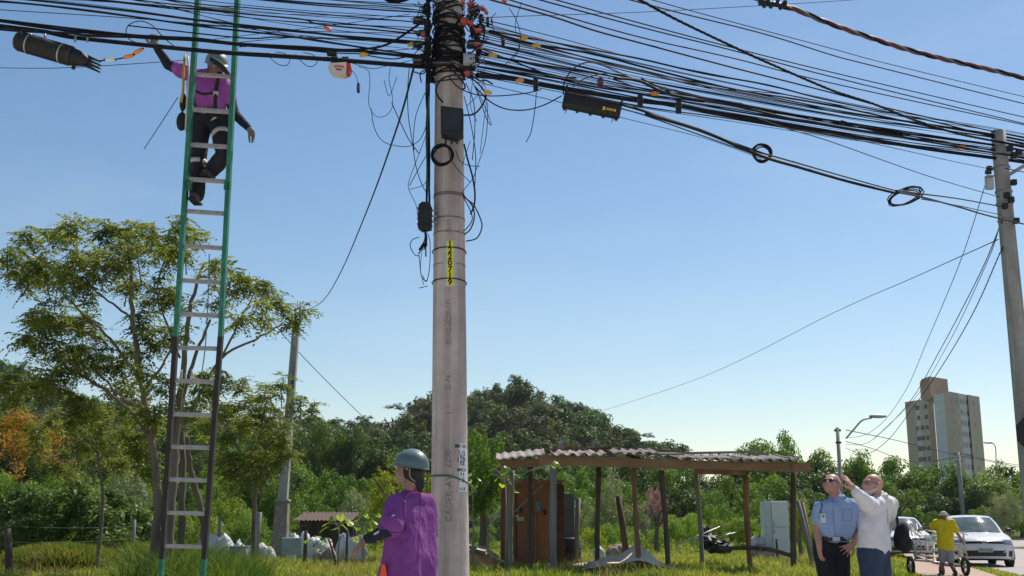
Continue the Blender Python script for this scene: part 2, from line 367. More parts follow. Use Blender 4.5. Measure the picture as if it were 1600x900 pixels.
L = dict(
 hill=leafM('hill_canopy', (.032,.066,.018), (.085,.135,.026), .30, .6, .015, .30),
 hill2=leafM('hill_canopy_grey', (.060,.080,.040), (.12,.14,.062), .28, .6, .015, .25),
 dark=leafM('dark_broadleaf', (.024,.056,.012), (.072,.12,.018), .30, .5, .015, .25),
 mid=leafM('mid_green_leaf', (.052,.115,.016), (.15,.24,.03), .38, .5, .015, .22),
 light=leafM('light_green_leaf', (.09,.18,.02), (.24,.34,.05), .42, .5, .012, .18),
 yellow=leafM('yellow_green_leaf', (.12,.19,.018), (.34,.36,.03), .48, .5, .01, .12),
 grey=leafM('silvery_leaf', (.11,.145,.075), (.30,.33,.20), .3, .45, .01, .15),
 orange=leafM('orange_blossom', (.07,.09,.012), (.50,.25,.02), .4, .6, .004, .05),
 pink=leafM('purple_blossom', (.16,.12,.11), (.46,.24,.36), .4, .6, .004, .05),
 broad=leafM('glossy_broad_leaf', (.045,.10,.020), (.15,.23,.055), .34, .5, .01, .15),
 feather=leafM('feathery_leaflets', (.04,.080,.014), (.25,.27,.050), .42, .42, 0, 0))
CR = {}
def cmesh(kind, var, n, leaf, **kw):
    key = (kind, var, n)
    if key not in CR:
        v, f, ti = crown_arrays(hash_(kind)+var*17, n, leaf, **kw); CR[key] = mesh_np('crown', v, f, L[kind], ti)
    return CR[key]
def hash_(s): return sum(ord(c)*(i+1) for i, c in enumerate(s)) % 997
TR = [trunk_mesh(i, 1, .045) for i in range(4)]
def plant(px, top, Y, wpx, kind, name, label, cat, group=None, n=7000, leaf=.05, lift=.0, ratio=None, rz=.75, var=None, trunk=True, grow=1.0, **kw):
    """a crown whose top shows at row top and whose width is wpx pixels at distance Y"""
    x = XG(px, Y); z0 = float(hgt(x, Y)); zt = At(px, top, Y).z; H = max(zt-z0, .5); Wm = wpx/F*Y/2
    o = thing(name, label, cat, (x, Y, z0), group, R.uniform(0, 6.28))
    var = R.randrange(3) if var is None else var
    c = link('crown' if trunk else 'foliage', cmesh(kind, var, n, leaf, rz=rz, **kw), o)
    zc = H*(1-lift)/2; hz = H-(H*lift+zc)
    c.location = (0, 0, H*lift+zc*.9); c.scale = (Wm/.98*grow, Wm/.98*grow, (zc*1.12)/rz/.98)
    if trunk:
        t_ = link('trunk', TR[var % 4], o); t_.scale = (H*1.0, H*1.0, H*.92)
    return o
# forest on the hill
cnt = 0
for j, Y in enumerate(np.linspace(132, 256, 14)):
    step = 7.6*F/Y
    p = -50+R.uniform(0, step)
    while p < 1075:
        x = XG(p, Y); z = float(hgt(x, Y))
        pyb = 450-F*((z-CAMZ)*cos(TH)-Y*sin(TH))/(Y*cos(TH)+(z-CAMZ)*sin(TH))
        if z > 4.5 or (j > 6 and z > 2.5):
            kd = 'hill2' if R.random() < .28 else 'hill'; v = R.randrange(4)
            s = R.uniform(3.6, 6.0)*(1.15 if R.random() < .15 else 1); o = thing('forest_tree', ('grey green' if kd == 'hill2' else 'dark green')+' forest tree '+('on the hill crest ' if j > 10 else 'high on the hill ' if j > 7 else 'midway up the hill ' if j > 4 else 'low on the hill ')+where(p), 'tree', (x, Y+R.uniform(-4,4), z-.4), 'forest trees on the hill', R.uniform(0,6.28))
            c = link('crown', cmesh(kd, v, 2600, .105, rz=.7, lobes=12), o); hh = s*R.uniform(.62,.9); lift = R.uniform(1.4,2.6)
            c.location = (0,0,lift+hh*.6); c.scale = (s,s,hh/.7)
            t_ = link('trunk', TR[v], o); t_.scale = (lift+hh,)*3; cnt += 1
        p += step*R.uniform(.75,1.3)
print('hill trees', cnt)
# sparse tall trees whose crowns stand up against the sky left of the tall pole
for px, top, wd in ((565,648,34),(612,630,36),(655,622,30),(640,655,40),(705,620,36),(760,616,46),(812,613,50),(1012,676,34),(972,668,36),(585,662,40),(520,655,40)):
    plant(px, top, 262, wd, 'hill', 'forest_tree', 'loose crowned dark tree standing up from the skyline '+where(px), 'tree', 'trees on the skyline', n=1500, leaf=.11, lift=.86, rz=.7, lobes=9)
def row(pxs, Y, top, wd, kinds, name, desc, cat, group, n, leaf, **kw):
    for p in pxs:
        k = R.choice(kinds); q = p+R.uniform(-9,9); Yv = Y*R.uniform(.94,1.06)
        tp = top(q) if callable(top) else top
        words = {'dark':'dark green','mid':'mid green','light':'light green','yellow':'yellow green','grey':'silvery grey','hill':'deep green','hill2':'grey green','broad':'broad leaved'}[k]
        plant(q, tp+R.uniform(-9,9), Yv, wd*R.uniform(.85,1.3), k, name, words+' '+desc+' '+where(q), cat, group, n=n, leaf=leaf, **kw)
def topA(p): return np.interp(p, [-100,60,200,330,450,540,600,700,800,1000,1100,1140], [632,650,680,690,672,660,690,706,712,722,730,735])
row(range(-40,1150,50), 104, topA, 105, ['dark','dark','mid','hill'], 'thicket_tree', 'tree in the dark belt', 'tree', 'trees of the dark belt below the hill', 9000, .062, lift=.05)
def topB(p): return np.interp(p, [-100,100,250,420,520,700,850,1100,1240], [700,708,722,722,742,742,752,756,752])
row(range(-30,1260,56), 76, topB, 100, ['mid','dark','dark','mid','light'], 'thicket_tree', 'bushy tree in mid thicket', 'tree', 'bushy trees in the thicket', 9000, .058, lift=.02)
def topC(p): return np.interp(p, [-100,200,300,520,700,900,1260], [752,762,768,768,776,783,790])
row(range(-30,1260,58), 58, topC, 74, ['mid','light','mid','light','grey'], 'shrub', 'shrub fronting the thicket', 'shrub', 'shrubs at the front of the thicket', 8000, .058, lift=0, trunk=False)
def topD(p): return np.interp(p, [320,520,760,1000,1260], [800,808,815,808,800])
row([350,395,590,650,745,920,960,1010,1062,1130,1178,1215,1262], 49, topD, 52, ['light','mid','light','yellow'], 'shrub', 'low shrub by the wire fence', 'shrub', 'low shrubs by the wire fence', 5000, .07, lift=0, trunk=False)
# right of the shed
def topE(p): return np.interp(p, [1130,1180,1230,1290,1340,1390,1450,1500,1550,1600,1700], [722,702,692,722,724,708,730,736,742,722,700])
row(range(1150,1680,38), 108, topE, 112, ['dark','mid','mid','light'], 'thicket_tree', 'tree across the road', 'tree', 'trees across the road', 9000, .058, lift=.03)
row(range(1270,1660,42), 97, lambda p: 764, 95, ['dark','mid','dark'], 'thicket_tree', 'bushy tree beyond the road', 'tree', 'bushy trees across the road', 9000, .058, lift=0)
row([1300,1345,1410,1460,1530,1620], 91, lambda p: 790, 52, ['mid','light'], 'shrub', 'shrub along the far verge', 'shrub', 'shrubs along the far verge', 6000, .06, lift=0, trunk=False)
plant(1578,771,86,62,'grey','shrub','silvery leaved bush on the far verge right of the nearer white car','shrub',n=9000,leaf=.05,trunk=False)
plant(1612,757,90,60,'light','thicket_tree','bright green rounded tree at the right edge behind the silvery bush','tree',n=9000,leaf=.05)
# plants of their own
plant(22,646,72,165,'orange','blossoming_tree','tree covered in orange blossom at the left edge of the thicket','tree',n=8000,leaf=.05,lift=.42,rz=.6)
plant(30,712,50,125,'light','shrub','bright green rounded bush below the orange blossoming tree','shrub',n=10000,leaf=.05,trunk=False)
plant(120,744,35,225,'broad','broad_leaved_bush','large glossy broad leaved bush behind the grassy mound at the left','bush',n=20000,leaf=.055,trunk=False,aspect=.62)
plant(5,765,38,110,'broad','broad_leaved_bush','dark broad leaved bush cut by the left edge of the photo','bush',n=9000,leaf=.075,trunk=False,aspect=.62)
plant(190,728,52,120,'grey','shrub','pale silvery bush behind the stems of the feathery tree','shrub',n=9000,leaf=.05,trunk=False)
plant(350,770,46,90,'light','shrub','light green bush seen through the lower ladder rungs','shrub',n=9000,leaf=.05,trunk=False)
plant(430,742,50,90,'mid','shrub','tangled green bush behind the foot of the thin square pole','shrub',n=9000,leaf=.05,trunk=False)
plant(635,712,36,110,'yellow','small_tree','young yellow green tree directly behind the helmet of the purple worker','tree',n=9000,leaf=.055,lift=.25)
plant(750,672,34,105,'mid','small_tree','young leafy tree just right of the tall pole above the cabin','tree',n=9000,leaf=.055,lift=.2)
plant(700,700,35,80,'yellow','small_tree','bright young tree half hidden by the tall concrete pole','tree',n=6000,leaf=.06,lift=.2)
plant(1026,762,46,34,'pink','blossoming_shrub','small shrub with pink purple blossom seen between two shed posts','shrub',n=3000,leaf=.09,lift=.35)
plant(945,752,54,80,'grey','shrub','pale grey green shrub right of the plywood cabin','shrub',n=8000,leaf=.05,trunk=False)
plant(1092,792,43,40,'light','shrub','small round light green shrub left of the scrap heap','shrub',n=4000,leaf=.07,trunk=False)
plant(1255,768,40,34,'yellow','shrub','yellow green leafy bush beside the last shed post','shrub',n=4000,leaf=.075,lift=.3)
plant(1560,800,88,22,'mid','small_tree','little round tree on the grass verge right of the car mirror','tree',n=1500,leaf=.12,lift=.25)

plant(215,795,39,110,'mid','shrub','dense green bush right behind the ladder tree stems','shrub',n=9000,leaf=.055,trunk=False)
plant(150,808,37,80,'light','shrub','light green bush at the back of the grassy mounds','shrub',n=7000,leaf=.06,trunk=False)
plant(305,788,40,95,'light','shrub','light green bush framed by the lowest ladder rungs','shrub',n=9000,leaf=.055,trunk=False)
plant(385,800,41,80,'mid','shrub','leafy bush between the ladder and the square pole foot','shrub',n=8000,leaf=.055,trunk=False)
plant(40,806,34,110,'broad','broad_leaved_bush','low broad leaved bush behind the dark fence post at the left','bush',n=9000,leaf=.065,trunk=False,aspect=.62)
# feathery (twice pinnate) trees: each frond a rachis with pairs of leaflets
def frond_arrays(P, D, S, r, tint):
    """P base, D direction, S length; leaflets droop on both sides"""
    out = []; N = len(P); up = np.array([0,0,1.])
    side = np.cross(D, up); side /= np.maximum(np.linalg.norm(side, axis=1, keepdims=True), 1e-6)
    K = 7; V = []; T = []
    for k in range(K):
        t = (k+.8)/K
        c = P+D*(S*t)[:,None]; c[:,2] -= S*.28*t*t
        for sg in (-1,1):
            ln = (S*.34*(1-.55*abs(t-.4)*1.3))[:,None]
            dr = side*sg*.85+D*.45+r.normal(size=(N,3))*.18; dr[:,2] -= .28; dr /= np.linalg.norm(dr, axis=1, keepdims=True)
            wv = np.cross(dr, up+r.normal(size=(N,3))*.5); wv /= np.maximum(np.linalg.norm(wv, axis=1, keepdims=True), 1e-6)
            wv = wv*ln*.19
            V.append(np.stack([c, c+dr*ln*.45+wv, c+dr*ln, c+dr*ln*.45-wv], 1)); T.append(np.repeat(tint+r.normal(size=N)*.12, 4))
    V = np.concatenate(V).reshape(-1,3); T = np.clip(np.concatenate(T), 0, 1)
    return V, np.arange(len(V)).reshape(-1,4), T
def feather_tree(name, label, base, limbs, puffs, Y, seed, dens=1.0, fl=.30, mat='feather', barkm=None):
    r = np.random.default_rng(seed); rr = random.Random(seed)
    b0 = At(*base, Y); b0.z = 0
    o = thing(name, label, 'tree', b0)
    # the stems
    tm_ = MB()
    for pts, r0, r1 in limbs:
        P = [At(p[0], p[1], Y+(p[2] if len(p) > 2 else 0)) for p in pts]
        if pts[0][1] > 880: P[0].z = -.05
        S = spline(P, 6); n_ = len(S); S = [q+Vector((rr.uniform(-1,1), rr.uniform(-1,1), rr.uniform(-1,1)))*.018 for q in S]
        tm_.tube(S, [r0+(r1-r0)*i/(n_-1) for i in range(n_)], 7)
    PP = []; DD = []; SS = []; TT = []
    tw = MB()
    for (px, py, pr) in puffs:
        dY = rr.uniform(-1.1, 1.1); C = At(px, py, Y+dY); rad = pr/F*Y
        lt = rr.random()
        q = (C+Vector((rr.uniform(-.1,.1), 0, -rad*.9)))
        tw.tube(spline([q+Vector((0,0,-rad*.3)), C, C+Vector((rr.uniform(-.3,.3)*rad, 0, rad*.6))], 3), [.012,.01,.009,.008,.007,.005,.004], 4)
        nt_ = int(15*dens*(pr/35)**2)+3
        for k in range(nt_):                     # a twig tip with a whorl of fronds
            d = Vector((rr.gauss(0,1), rr.gauss(0,1), rr.gauss(0,.75))).normalized(); tip = C+Vector((d.x*rad, d.y*rad*1.1, d.z*rad*1.25))*rr.uniform(.25,1)
            tw.tube([C.lerp(tip, .1), C.lerp(tip, .55)+Vector((0,0,.04)), tip], [.009,.006,.004], 3)
            m_ = rr.randint(6, 10); a0 = rr.uniform(0, 6.28)
            for i in range(m_):
                a = a0+6.28*i/m_+rr.uniform(-.3,.3); e_ = rr.uniform(-1.0,.55)
                v = Vector((cos(a)*cos(e_), sin(a)*cos(e_), sin(e_)))
                PP.append(tip); DD.append(v); SS.append(fl*rr.uniform(.65,1.25)); TT.append(min(1, max(0, .1+.5*lt+.35*rr.random())))
    V, Fc, T = frond_arrays(np.array(PP), np.array(DD), np.array(SS), r, np.array(TT))
    off = np.array(b0); tm_.build('trunk', barkm or bark, o); tw.build('twigs', barkm or bark, o, kind='stuff')
    c = link('crown', mesh_np('crown', V-off, Fc, L[mat], T), o)
    print(name, len(Fc)); return o
feather_tree('feathery_tree', 'tall feathery leaved tree with several thin stems standing behind the ladder', (246,905), [
  ([(236,905),(246,800),(240,700),(222,600),(208,500),(203,420),(200,380)], .075, .02),
  ([(258,905),(268,780),(276,680),(288,560),(300,470),(320,410)], .085, .018),
  ([(282,905,.4),(285,760,.4),(283,680,.4),(284,630,.4),(305,560,.3),(330,500,0)], .065, .02),
  ([(328,905,.8),(318,820,.6),(300,740,.4),(292,680,.2)], .07, .03),
  ([(240,690),(200,640),(150,600),(100,570),(80,560)], .035, .012),
  ([(222,600),(180,540),(130,490),(90,450)], .03, .01),
  ([(208,500),(170,470),(120,430)], .022, .01),
  ([(230,640),(190,620),(140,570)], .025, .01),
  ([(300,640,.3),(345,560,.2),(400,530,.3),(440,505,.3)], .028, .012),
  ([(345,560,.2),(375,500),(400,455)], .02, .01),
  ([(222,610),(260,560),(280,500)], .025, .01),
  ([(280,560),(250,480),(240,430)], .02, .01)],
  [(12,395,26),(48,372,22),(84,366,26),(120,360,26),(160,366,30),(200,362,26),(240,358,24),(275,364,26),(304,372,16),(30,440,20),(60,505,22),(45,525,16),(160,560,24),(190,575,22),(120,575,24),(95,590,22),(60,600,24),(30,615,24),(10,590,22),(70,410,42),(120,405,44),(170,405,42),(215,400,40),(258,402,36),(290,400,26),
   (40,428,26),(90,445,38),(140,442,34),(52,490,26),(95,498,38),(130,510,36),(75,530,28),(118,545,34),(150,535,26),(200,450,26),(245,455,32),(275,470,28),(215,500,24),(240,520,30),(268,520,26),(195,545,22),
   (335,425,20),(362,432,22),(388,440,26),(345,465,20),(415,448,20),(440,470,24),(468,482,20),(452,502,16),(410,490,18),(375,500,14),
   (230,585,22),(262,600,22),(320,590,24),(345,605,26),(300,630,26),(350,640,22),(180,600,22),(205,625,26),(150,640,24),(240,645,24),(110,612,20),(120,640,22),(90,560,20)], 17.5, 21, .55, .27)
feather_tree('feathery_tree', 'lower feathery tree between the ladder and the thin square pole', (395,890), [
  ([(395,890),(398,780),(402,700),(415,640)], .06, .02), ([(400,720),(440,670),(480,640)], .03,.01), ([(398,740),(365,690),(350,660)], .03,.01)],
  [(380,600,16),(395,655,26),(440,670,26),(410,745,26),(370,745,24),(445,690,20),(350,715,22),(330,670,22),(415,612,20),(440,606,24),(395,625,26),(372,640,22),(470,630,24),(492,632,14),(430,640,30),(385,668,30),(350,680,24),(420,685,30),(400,710,28),(440,715,20),(360,715,22)], 25, 33, .7, .30)
feather_tree('feathery_tree', 'spreading branches of a feathery tree left of the ladder over the thicket', (150,890), [
  ([(150,890),(160,780),(150,700),(120,660)], .05, .02), ([(152,720),(195,680),(220,660)], .03,.01)],
  [(60,700,22),(95,720,22),(140,722,24),(190,720,24),(230,690,24),(245,660,20),(85,655,22),(125,650,22),(160,665,26),(60,675,22),(200,665,24),(120,690,24),(170,700,24),(215,700,24),(235,730,18)], 27, 35, .8, .32)
# ------------------------------------------------------------------ the big concrete pole
polec = M('pole_concrete', (.45,.375,.325), .95, .1, 3, .5, col2=(.60,.515,.455), stretch=(1,1,.22), bscale=40, spec=.2)
def weather(m, amt=.55, seed=0):
    # streaks run down the surface and blotches of damp and soot: a stain pattern of its own
    t = m.node_tree; b = t.nodes['Principled BSDF']; src = b.inputs['Base Color'].links[0].from_socket
    tc = t.nodes.new('ShaderNodeTexCoord'); mp = t.nodes.new('ShaderNodeMapping'); mp.inputs['Scale'].default_value = (9,9,.35); mp.inputs['Location'].default_value = (seed,0,seed)
    n = t.nodes.new('ShaderNodeTexNoise'); n.inputs['Scale'].default_value = 1.6; n.inputs['Detail'].default_value = 8
    n2 = t.nodes.new('ShaderNodeTexNoise'); n2.inputs['Scale'].default_value = 2.3; n2.inputs['Detail'].default_value = 10; n2.inputs['Roughness'].default_value = .75
    r1 = t.nodes.new('ShaderNodeMapRange'); r1.inputs[1].default_value = .40; r1.inputs[2].default_value = .62; r1.inputs[3].default_value = 1-amt*.6; r1.inputs[4].default_value = 1
    r2 = t.nodes.new('ShaderNodeMapRange'); r2.inputs[1].default_value = .36; r2.inputs[2].default_value = .60; r2.inputs[3].default_value = 1-amt*.55; r2.inputs[4].default_value = 1.05
    ml = t.nodes.new('ShaderNodeMath'); ml.operation = 'MULTIPLY'; mx = t.nodes.new('ShaderNodeMix'); mx.data_type = 'RGBA'; mx.blend_type = 'MULTIPLY'; mx.inputs[0].default_value = 1
    t.links.new(tc.outputs['Object'], mp.inputs[0]); t.links.new(mp.outputs[0], n.inputs[0]); t.links.new(tc.outputs['Object'], n2.inputs[0])
    t.links.new(n.outputs[0], r1.inputs[0]); t.links.new(n2.outputs[0], r2.inputs[0]); t.links.new(r1.outputs[0], ml.inputs[0]); t.links.new(r2.outputs[0], ml.inputs[1])
    t.links.new(src, mx.inputs[6]); t.links.new(ml.outputs[0], mx.inputs[7]); t.links.new(mx.outputs[2], b.inputs['Base Color'])
weather(polec, .42)
polec2 = M('old_pole_concrete', (.33,.31,.285), .92, .1, 4, .35, col2=(.44,.42,.39), stretch=(1,1,.3), bscale=30)
weather(polec2, .45, 3)
blk = M('black_cable_sheath', (.012,.012,.014), .8, .3, 20, .0, spec=.15)
blkb = M('black_plastic_housing', (.014,.014,.016), .6, .3, 12, .15)
ink = M('stencil_ink', (.24,.195,.17), .9, .4, 30, .0)
steel = M('dull_galvanised_steel', (.32,.32,.33), .5, .2, 14, .1, metal=.7)
bandm = M('stained_band', (.16,.145,.135), .8, .3, 20, .2)
redp = M('red_tag_plastic', (.50,.025,.03), .5, .2, 9, .0)
orgp = M('orange_tag_plastic', (.72,.24,.05), .5, .15, 9, .0)
amb = M('amber_tag_plastic', (.60,.33,.05), .5, .2, 9, .0)
whtp = M('white_plastic', (.70,.70,.68), .5, .08, 6, .05)
PY = 9.5
def pcx(z): return -.500-.0135*z
def pR(z): return .166-.0078*z
pole = thing('concrete_pole', 'tall pale round concrete pole in the middle carrying a tangle of cables', 'utility pole', (pcx(0), PY, 0))
b = MB(); zs = np.linspace(-.2, 9.2, 40); b.tube([(pcx(z), PY, z) for z in zs], [pR(z) for z in zs], 40); b.build('shaft', polec, pole)
def onpole(u, z, d=.003):                 # u metres round the pole, 0 faces the road
    r = pR(z); a = u/r; return Vector((pcx(z)+(r+d)*sin(a), PY-(r+d)*cos(a), z))
def zp(py, Y=PY): return At(700, py, Y-.15).z
def wrap_text(s, size, u0, z0, mat, name, rot=0, depth=.0015, parent=pole, bold=.0):
    me = text_mesh(s, size, depth, bold=bold); vs = [Vector(v.co) for v in me.vertices]; cr, sr = cos(rot), sin(rot)
    for v, m_ in zip(vs, me.vertices):
        x = v.x*cr-v.y*sr; y = v.x*sr+v.y*cr; m_.co = onpole(u0+x, z0+y, .0025+v.z)-wloc(parent)
    me.materials.clear(); me.materials.append(mat); me.name = name; return link(name, me, parent)
def patch(name, u0, u1, z0, z1, mat, d=.002, th=.003, nx=8, nz=6, parent=pole):
    v = []; f = []
    for s in (d, d+th):
        for j in range(nz+1):
            for i in range(nx+1): v.append(onpole(u0+(u1-u0)*i/nx, z0+(z1-z0)*j/nz, s))
    n_ = (nx+1)*(nz+1); q = lambda i, j, s: s*n_+j*(nx+1)+i
    for j in range(nz):
        for i in range(nx): f.append((q(i,j,1),q(i+1,j,1),q(i+1,j+1,1),q(i,j+1,1))); f.append((q(i,j,0),q(i,j+1,0),q(i+1,j+1,0),q(i+1,j,0)))
    for i in range(nx): f.append((q(i,0,0),q(i+1,0,0),q(i+1,0,1),q(i,0,1))); f.append((q(i,nz,0),q(i,nz,1),q(i+1,nz,1),q(i+1,nz,0)))
    for j in range(nz): f.append((q(0,j,0),q(0,j,1),q(0,j+1,1),q(0,j+1,0))); f.append((q(nx,j,0),q(nx,j+1,0),q(nx,j+1,1),q(nx,j,1)))
    return MB().add(v, f).build(name, mat, parent)
# number plate 1220719 (yellow) bound to the pole
yel = M('yellow_plate_enamel', (.72,.68,.02), .5, .06, 8, .0); blki = M('black_plate_print', (.01,.01,.01), .6, .1, 8, 0)
grl = M('grey_plate_back', (.42,.43,.46), .6, .08, 8, 0)
z0, z1 = zp(446), zp(376)
np_ = thing('number_plate', 'yellow upright number plate reading 1220719 bound to the tall concrete pole', 'number plate', tuple(onpole(.012, (z0+z1)/2)))
patch('backing', -.045, .07, z0-.01, z1+.01, grl, .002, .002, parent=np_)
patch('plate', -.015, .042, z0, z1, yel, .0045, .003, parent=np_)
for i, ch in enumerate('1220719'):
    z = z1-(z1-z0)*(i+.5)/7; o = wrap_text(ch, .072, .0135, z, blki, 'digit', depth=.001, parent=np_, bold=.0022)
    for v in o.data.vertices: v.co = v.co+Vector((0,-.0065,0))
for py in (386, 435):
    z = zp(py); b = MB(); b.tube([onpole(pR(z)*a, z+.012*cos(a)-.01, .009) for a in np.linspace(-pi, pi, 33)], .005, 5); b.build('binding_wire', blk, np_)
# weathered steel bands and pale scratches
for py, wd, mt in ((300,.022,steel),(303,.0,None),(337,.007,steel),(360,.005,steel),(410,.003,steel)):
    if mt is None: continue
    z = zp(py); patch('steel_band', -pR(z)*pi*.999, pR(z)*pi*.999, z-wd*.7, z+wd*.7, bandm, .001, .003, nx=32, nz=1)
# cast text, read from below upwards
wrap_text('2200', .078, -.004, zp(717), ink, 'stencilled_text', pi/2, .0006)
wrap_text('CADEK-AV', .078, .002, zp(779), ink, 'stencilled_text', pi/2, .0006)
wrap_text('D-N', .07, -.002, zp(598), ink, 'stencilled_text', pi/2, .0006)
wrap_text('07-02-2220-171', .062, .0, zp(502), ink, 'stencilled_text', pi/2, .0006)
wrap_text('K-11', .06, .0, zp(352), ink, 'stencilled_text', pi/2, .0006)
b = MB(); b.tube([onpole(-.02, zp(646)), onpole(.035, zp(645))], .003, 4); b.build('scratch', ink, pole)
wl = M('white_chalk_line', (.7,.7,.68), .9, .1, 9, 0)
b = MB(); b.tube(spline([onpole(-.13, zp(638)), onpole(-.135, zp(652)), onpole(-.13, zp(668)), onpole(-.145, zp(679))], 4), .003, 4); b.build('chalk_line', wl, pole)
# two paper notices, their lines of print run off round the pole's side
pap = M('white_paper', (.66,.66,.66), .9, .06, 14, .1)
pst = thing('paper_notice', 'two white paper notices pasted one above the other on the pole above the green wire', 'notice', tuple(onpole(.13, zp(728))))
for a_, c_ in ((692,726),(727,768)): patch('paper_sheet', .086, .19, zp(c_), zp(a_), pap, .002, .001, parent=pst)
for s_, y_, sz in (('METRO',697,.042),('LAJ',707,.05),('R$',714,.045),('LAJE',718.5,.05),('R$',723.5,.045),('MELH',734,.04),('9 5',741,.035),('/ 0 ',750,.055),('4-18',764,.035)):
    wrap_text(s_, sz, .122, zp(y_), blki, 'print_line', 0, .0006, pst, bold=.0012)
gw = M('green_wire_sheath', (.012,.09,.035), .4, .2, 9, 0)
b = MB(); P = [At(580,747,9.2), At(620,744,9.1), At(652,750,9.15), At(668,745,9.3)]+[onpole(u, zp(743+ (max(0,u)*60)), .008) for u in np.linspace(-.16,.2,10)]+[At(745,770,9.6)]
b.tube(spline([P[3]]+P[4:], 3), .0062, 5); b.build_here('green_wire', gw, 'green wire tied round the tall concrete pole across the paper notices', 'wire')
b = MB(); b.tube(spline([At(668,745,9.3), At(667,770,9.3), At(668,800,9.35)], 4), .005, 5); b.build_here('green_wire', gw, 'short green wire end hanging down the left side of the tall pole', 'wire')

# hardware of the tangle
def clampbox(px, py, Y, wpx, hpx, mat, name, label, cat, group=None, rot=0, parts=True):
    c = At(px, py, Y); s = Y/F; o = thing(name, label, cat, c, group)
    m = Matrix.Rotation(-rot, 3, 'Y')
    b = MB(); b.box(c, (wpx*s, max(.04, hpx*s*.6), hpx*s), m); b.box(c+m @ Vector((0,0,hpx*s*.5)), (wpx*s*.6, .05, hpx*s*.25), m); b.box(c+m @ Vector((wpx*s*.4,-.01,-hpx*s*.45)), (wpx*s*.2,.03,hpx*s*.3), m)
    b.build('body', mat, o)
    b = MB(); b.tube([c+m @ Vector((-wpx*s*.7,-.02,hpx*s*.1)), c+m @ Vector((wpx*s*.7,-.02,hpx*s*.1))], .006, 6); b.build('bolt', bandm, o); return o
zt = zp(60)
for i in range(50):                        # turns of cable lashed round the pole
    py = -8+i*2.5+R.uniform(-3,3); z = zp(py); tl = R.choice([R.uniform(-.14,.14),R.uniform(-.4,.4)]); d = R.uniform(.006,.028)
    b = MB(); b.tube([onpole(pR(z)*a, z+tl*sin(a+i)*.5, d) for a in np.linspace(-pi, pi, 25)], (tk := R.choice([.004,.006,.008,.012])), 5)
    b.build_here('cable_lashing', blk, ('thick' if tk > .007 else 'thin')+' black cable wound round the tall pole '+('at the photo top' if py < 30 else 'midway down the tangle' if py < 75 else 'low in the tangle'), 'cable', 'cables wound round the tall pole')
HW = [(655,33,20,10,-.1),(660,52,20,7,.05),(652,70,14,7,.1),(661,93,15,14,0),(652,96,14,10,0),(668,15,10,14,.0),(668,40,11,16,0),(669,62,10,12,0),(669,80,11,15,0),(672,100,12,16,0),(671,120,9,18,0),
 (738,18,13,14,.3),(745,14,10,8,0),(741,50,14,18,.2),(748,45,22,9,.15),(737,70,16,12,0),(741,92,18,12,0),(733,104,22,14,0),(733,30,10,12,0),(752,30,9,12,.1),(745,60,10,10,.2),(748,78,10,9,0),(735,118,12,8,0),(690,100,26,8,0),(705,108,30,9,0)]
for i, (px,py,w_,h_,rt) in enumerate(HW):
    clampbox(px, py, R.uniform(9.25,9.55), w_, h_, blkb, 'cable_clamp', 'small black cable clamp on the '+('left' if px < 690 else 'right')+' side of the pole tangle '+('near the photo top' if py < 45 else 'midway down' if py < 85 else 'at its lower edge'), 'clamp', 'black clamps in the tangle on the tall pole', rt)
for i, (px,py,w_,h_,rt) in enumerate([(736,7,18,6,.1),(754,14,16,6,-.5),(725,34,12,14,.6),(736,37,10,9,.3),(661,55,8,7,0),(747,48,14,6,0),(746,72,14,10,.4),(730,115,11,9,.1),(788,3,10,4,0),(723,4,8,6,0),(760,20,8,5,-.6)]):
    clampbox(px, py, R.uniform(9.1,9.3), w_*.7, h_*.7, redp, 'red_tag', 'red plastic tag '+['on the right at the very top','sloping at the upper right','beside the shaft, upper','beside the shaft, next to the upper one','left of the shaft','on the thick cable stub right of the shaft','under the light shows through, right of the shaft','at the lower right of the wound cables','apart to the right at the photo edge','on the shaft at the photo top','sloping lower right'][i]+' of the pole tangle', 'tag', 'red tags in the tangle on the tall pole', rt)
b = MB(); c = At(733,93,9.25); b.box(c, (.10,.06,.09)); b.box(c+Vector((0,-.035,0)), (.07,.01,.06)); o = thing('junction_cap', 'grey translucent junction cap on the right of the tall pole under the wound cables', 'junction box', c); b.build('body', M('grey_cap', (.30,.32,.36), .4), o)

for i in range(46):                        # short stubs and tails sticking every way out of the tangle
    sd = R.choice((-1,1)); x0_ = 672 if sd < 0 else 735; y0_ = R.uniform(2,118); P = [(x0_+R.uniform(-4,4),y0_)]
    for k in range(R.randint(2,4)): P.append((P[-1][0]+sd*R.uniform(-6,16), P[-1][1]+R.uniform(-18,18)))
    P = [(a_, c_, 9.25+R.uniform(-.12,.15)) for a_, c_ in P]
    S_ = spline([At(*q) for q in P], 4); b = MB(); b.tube(S_, R.choice([.003,.004,.006,.008]), 5)
    b.build_here('cable_stub', blk, 'short black cable stub bent out of the tangle '+('left' if sd < 0 else 'right')+' of the tall pole', 'cable', 'cable stubs in the tangle on the tall pole')
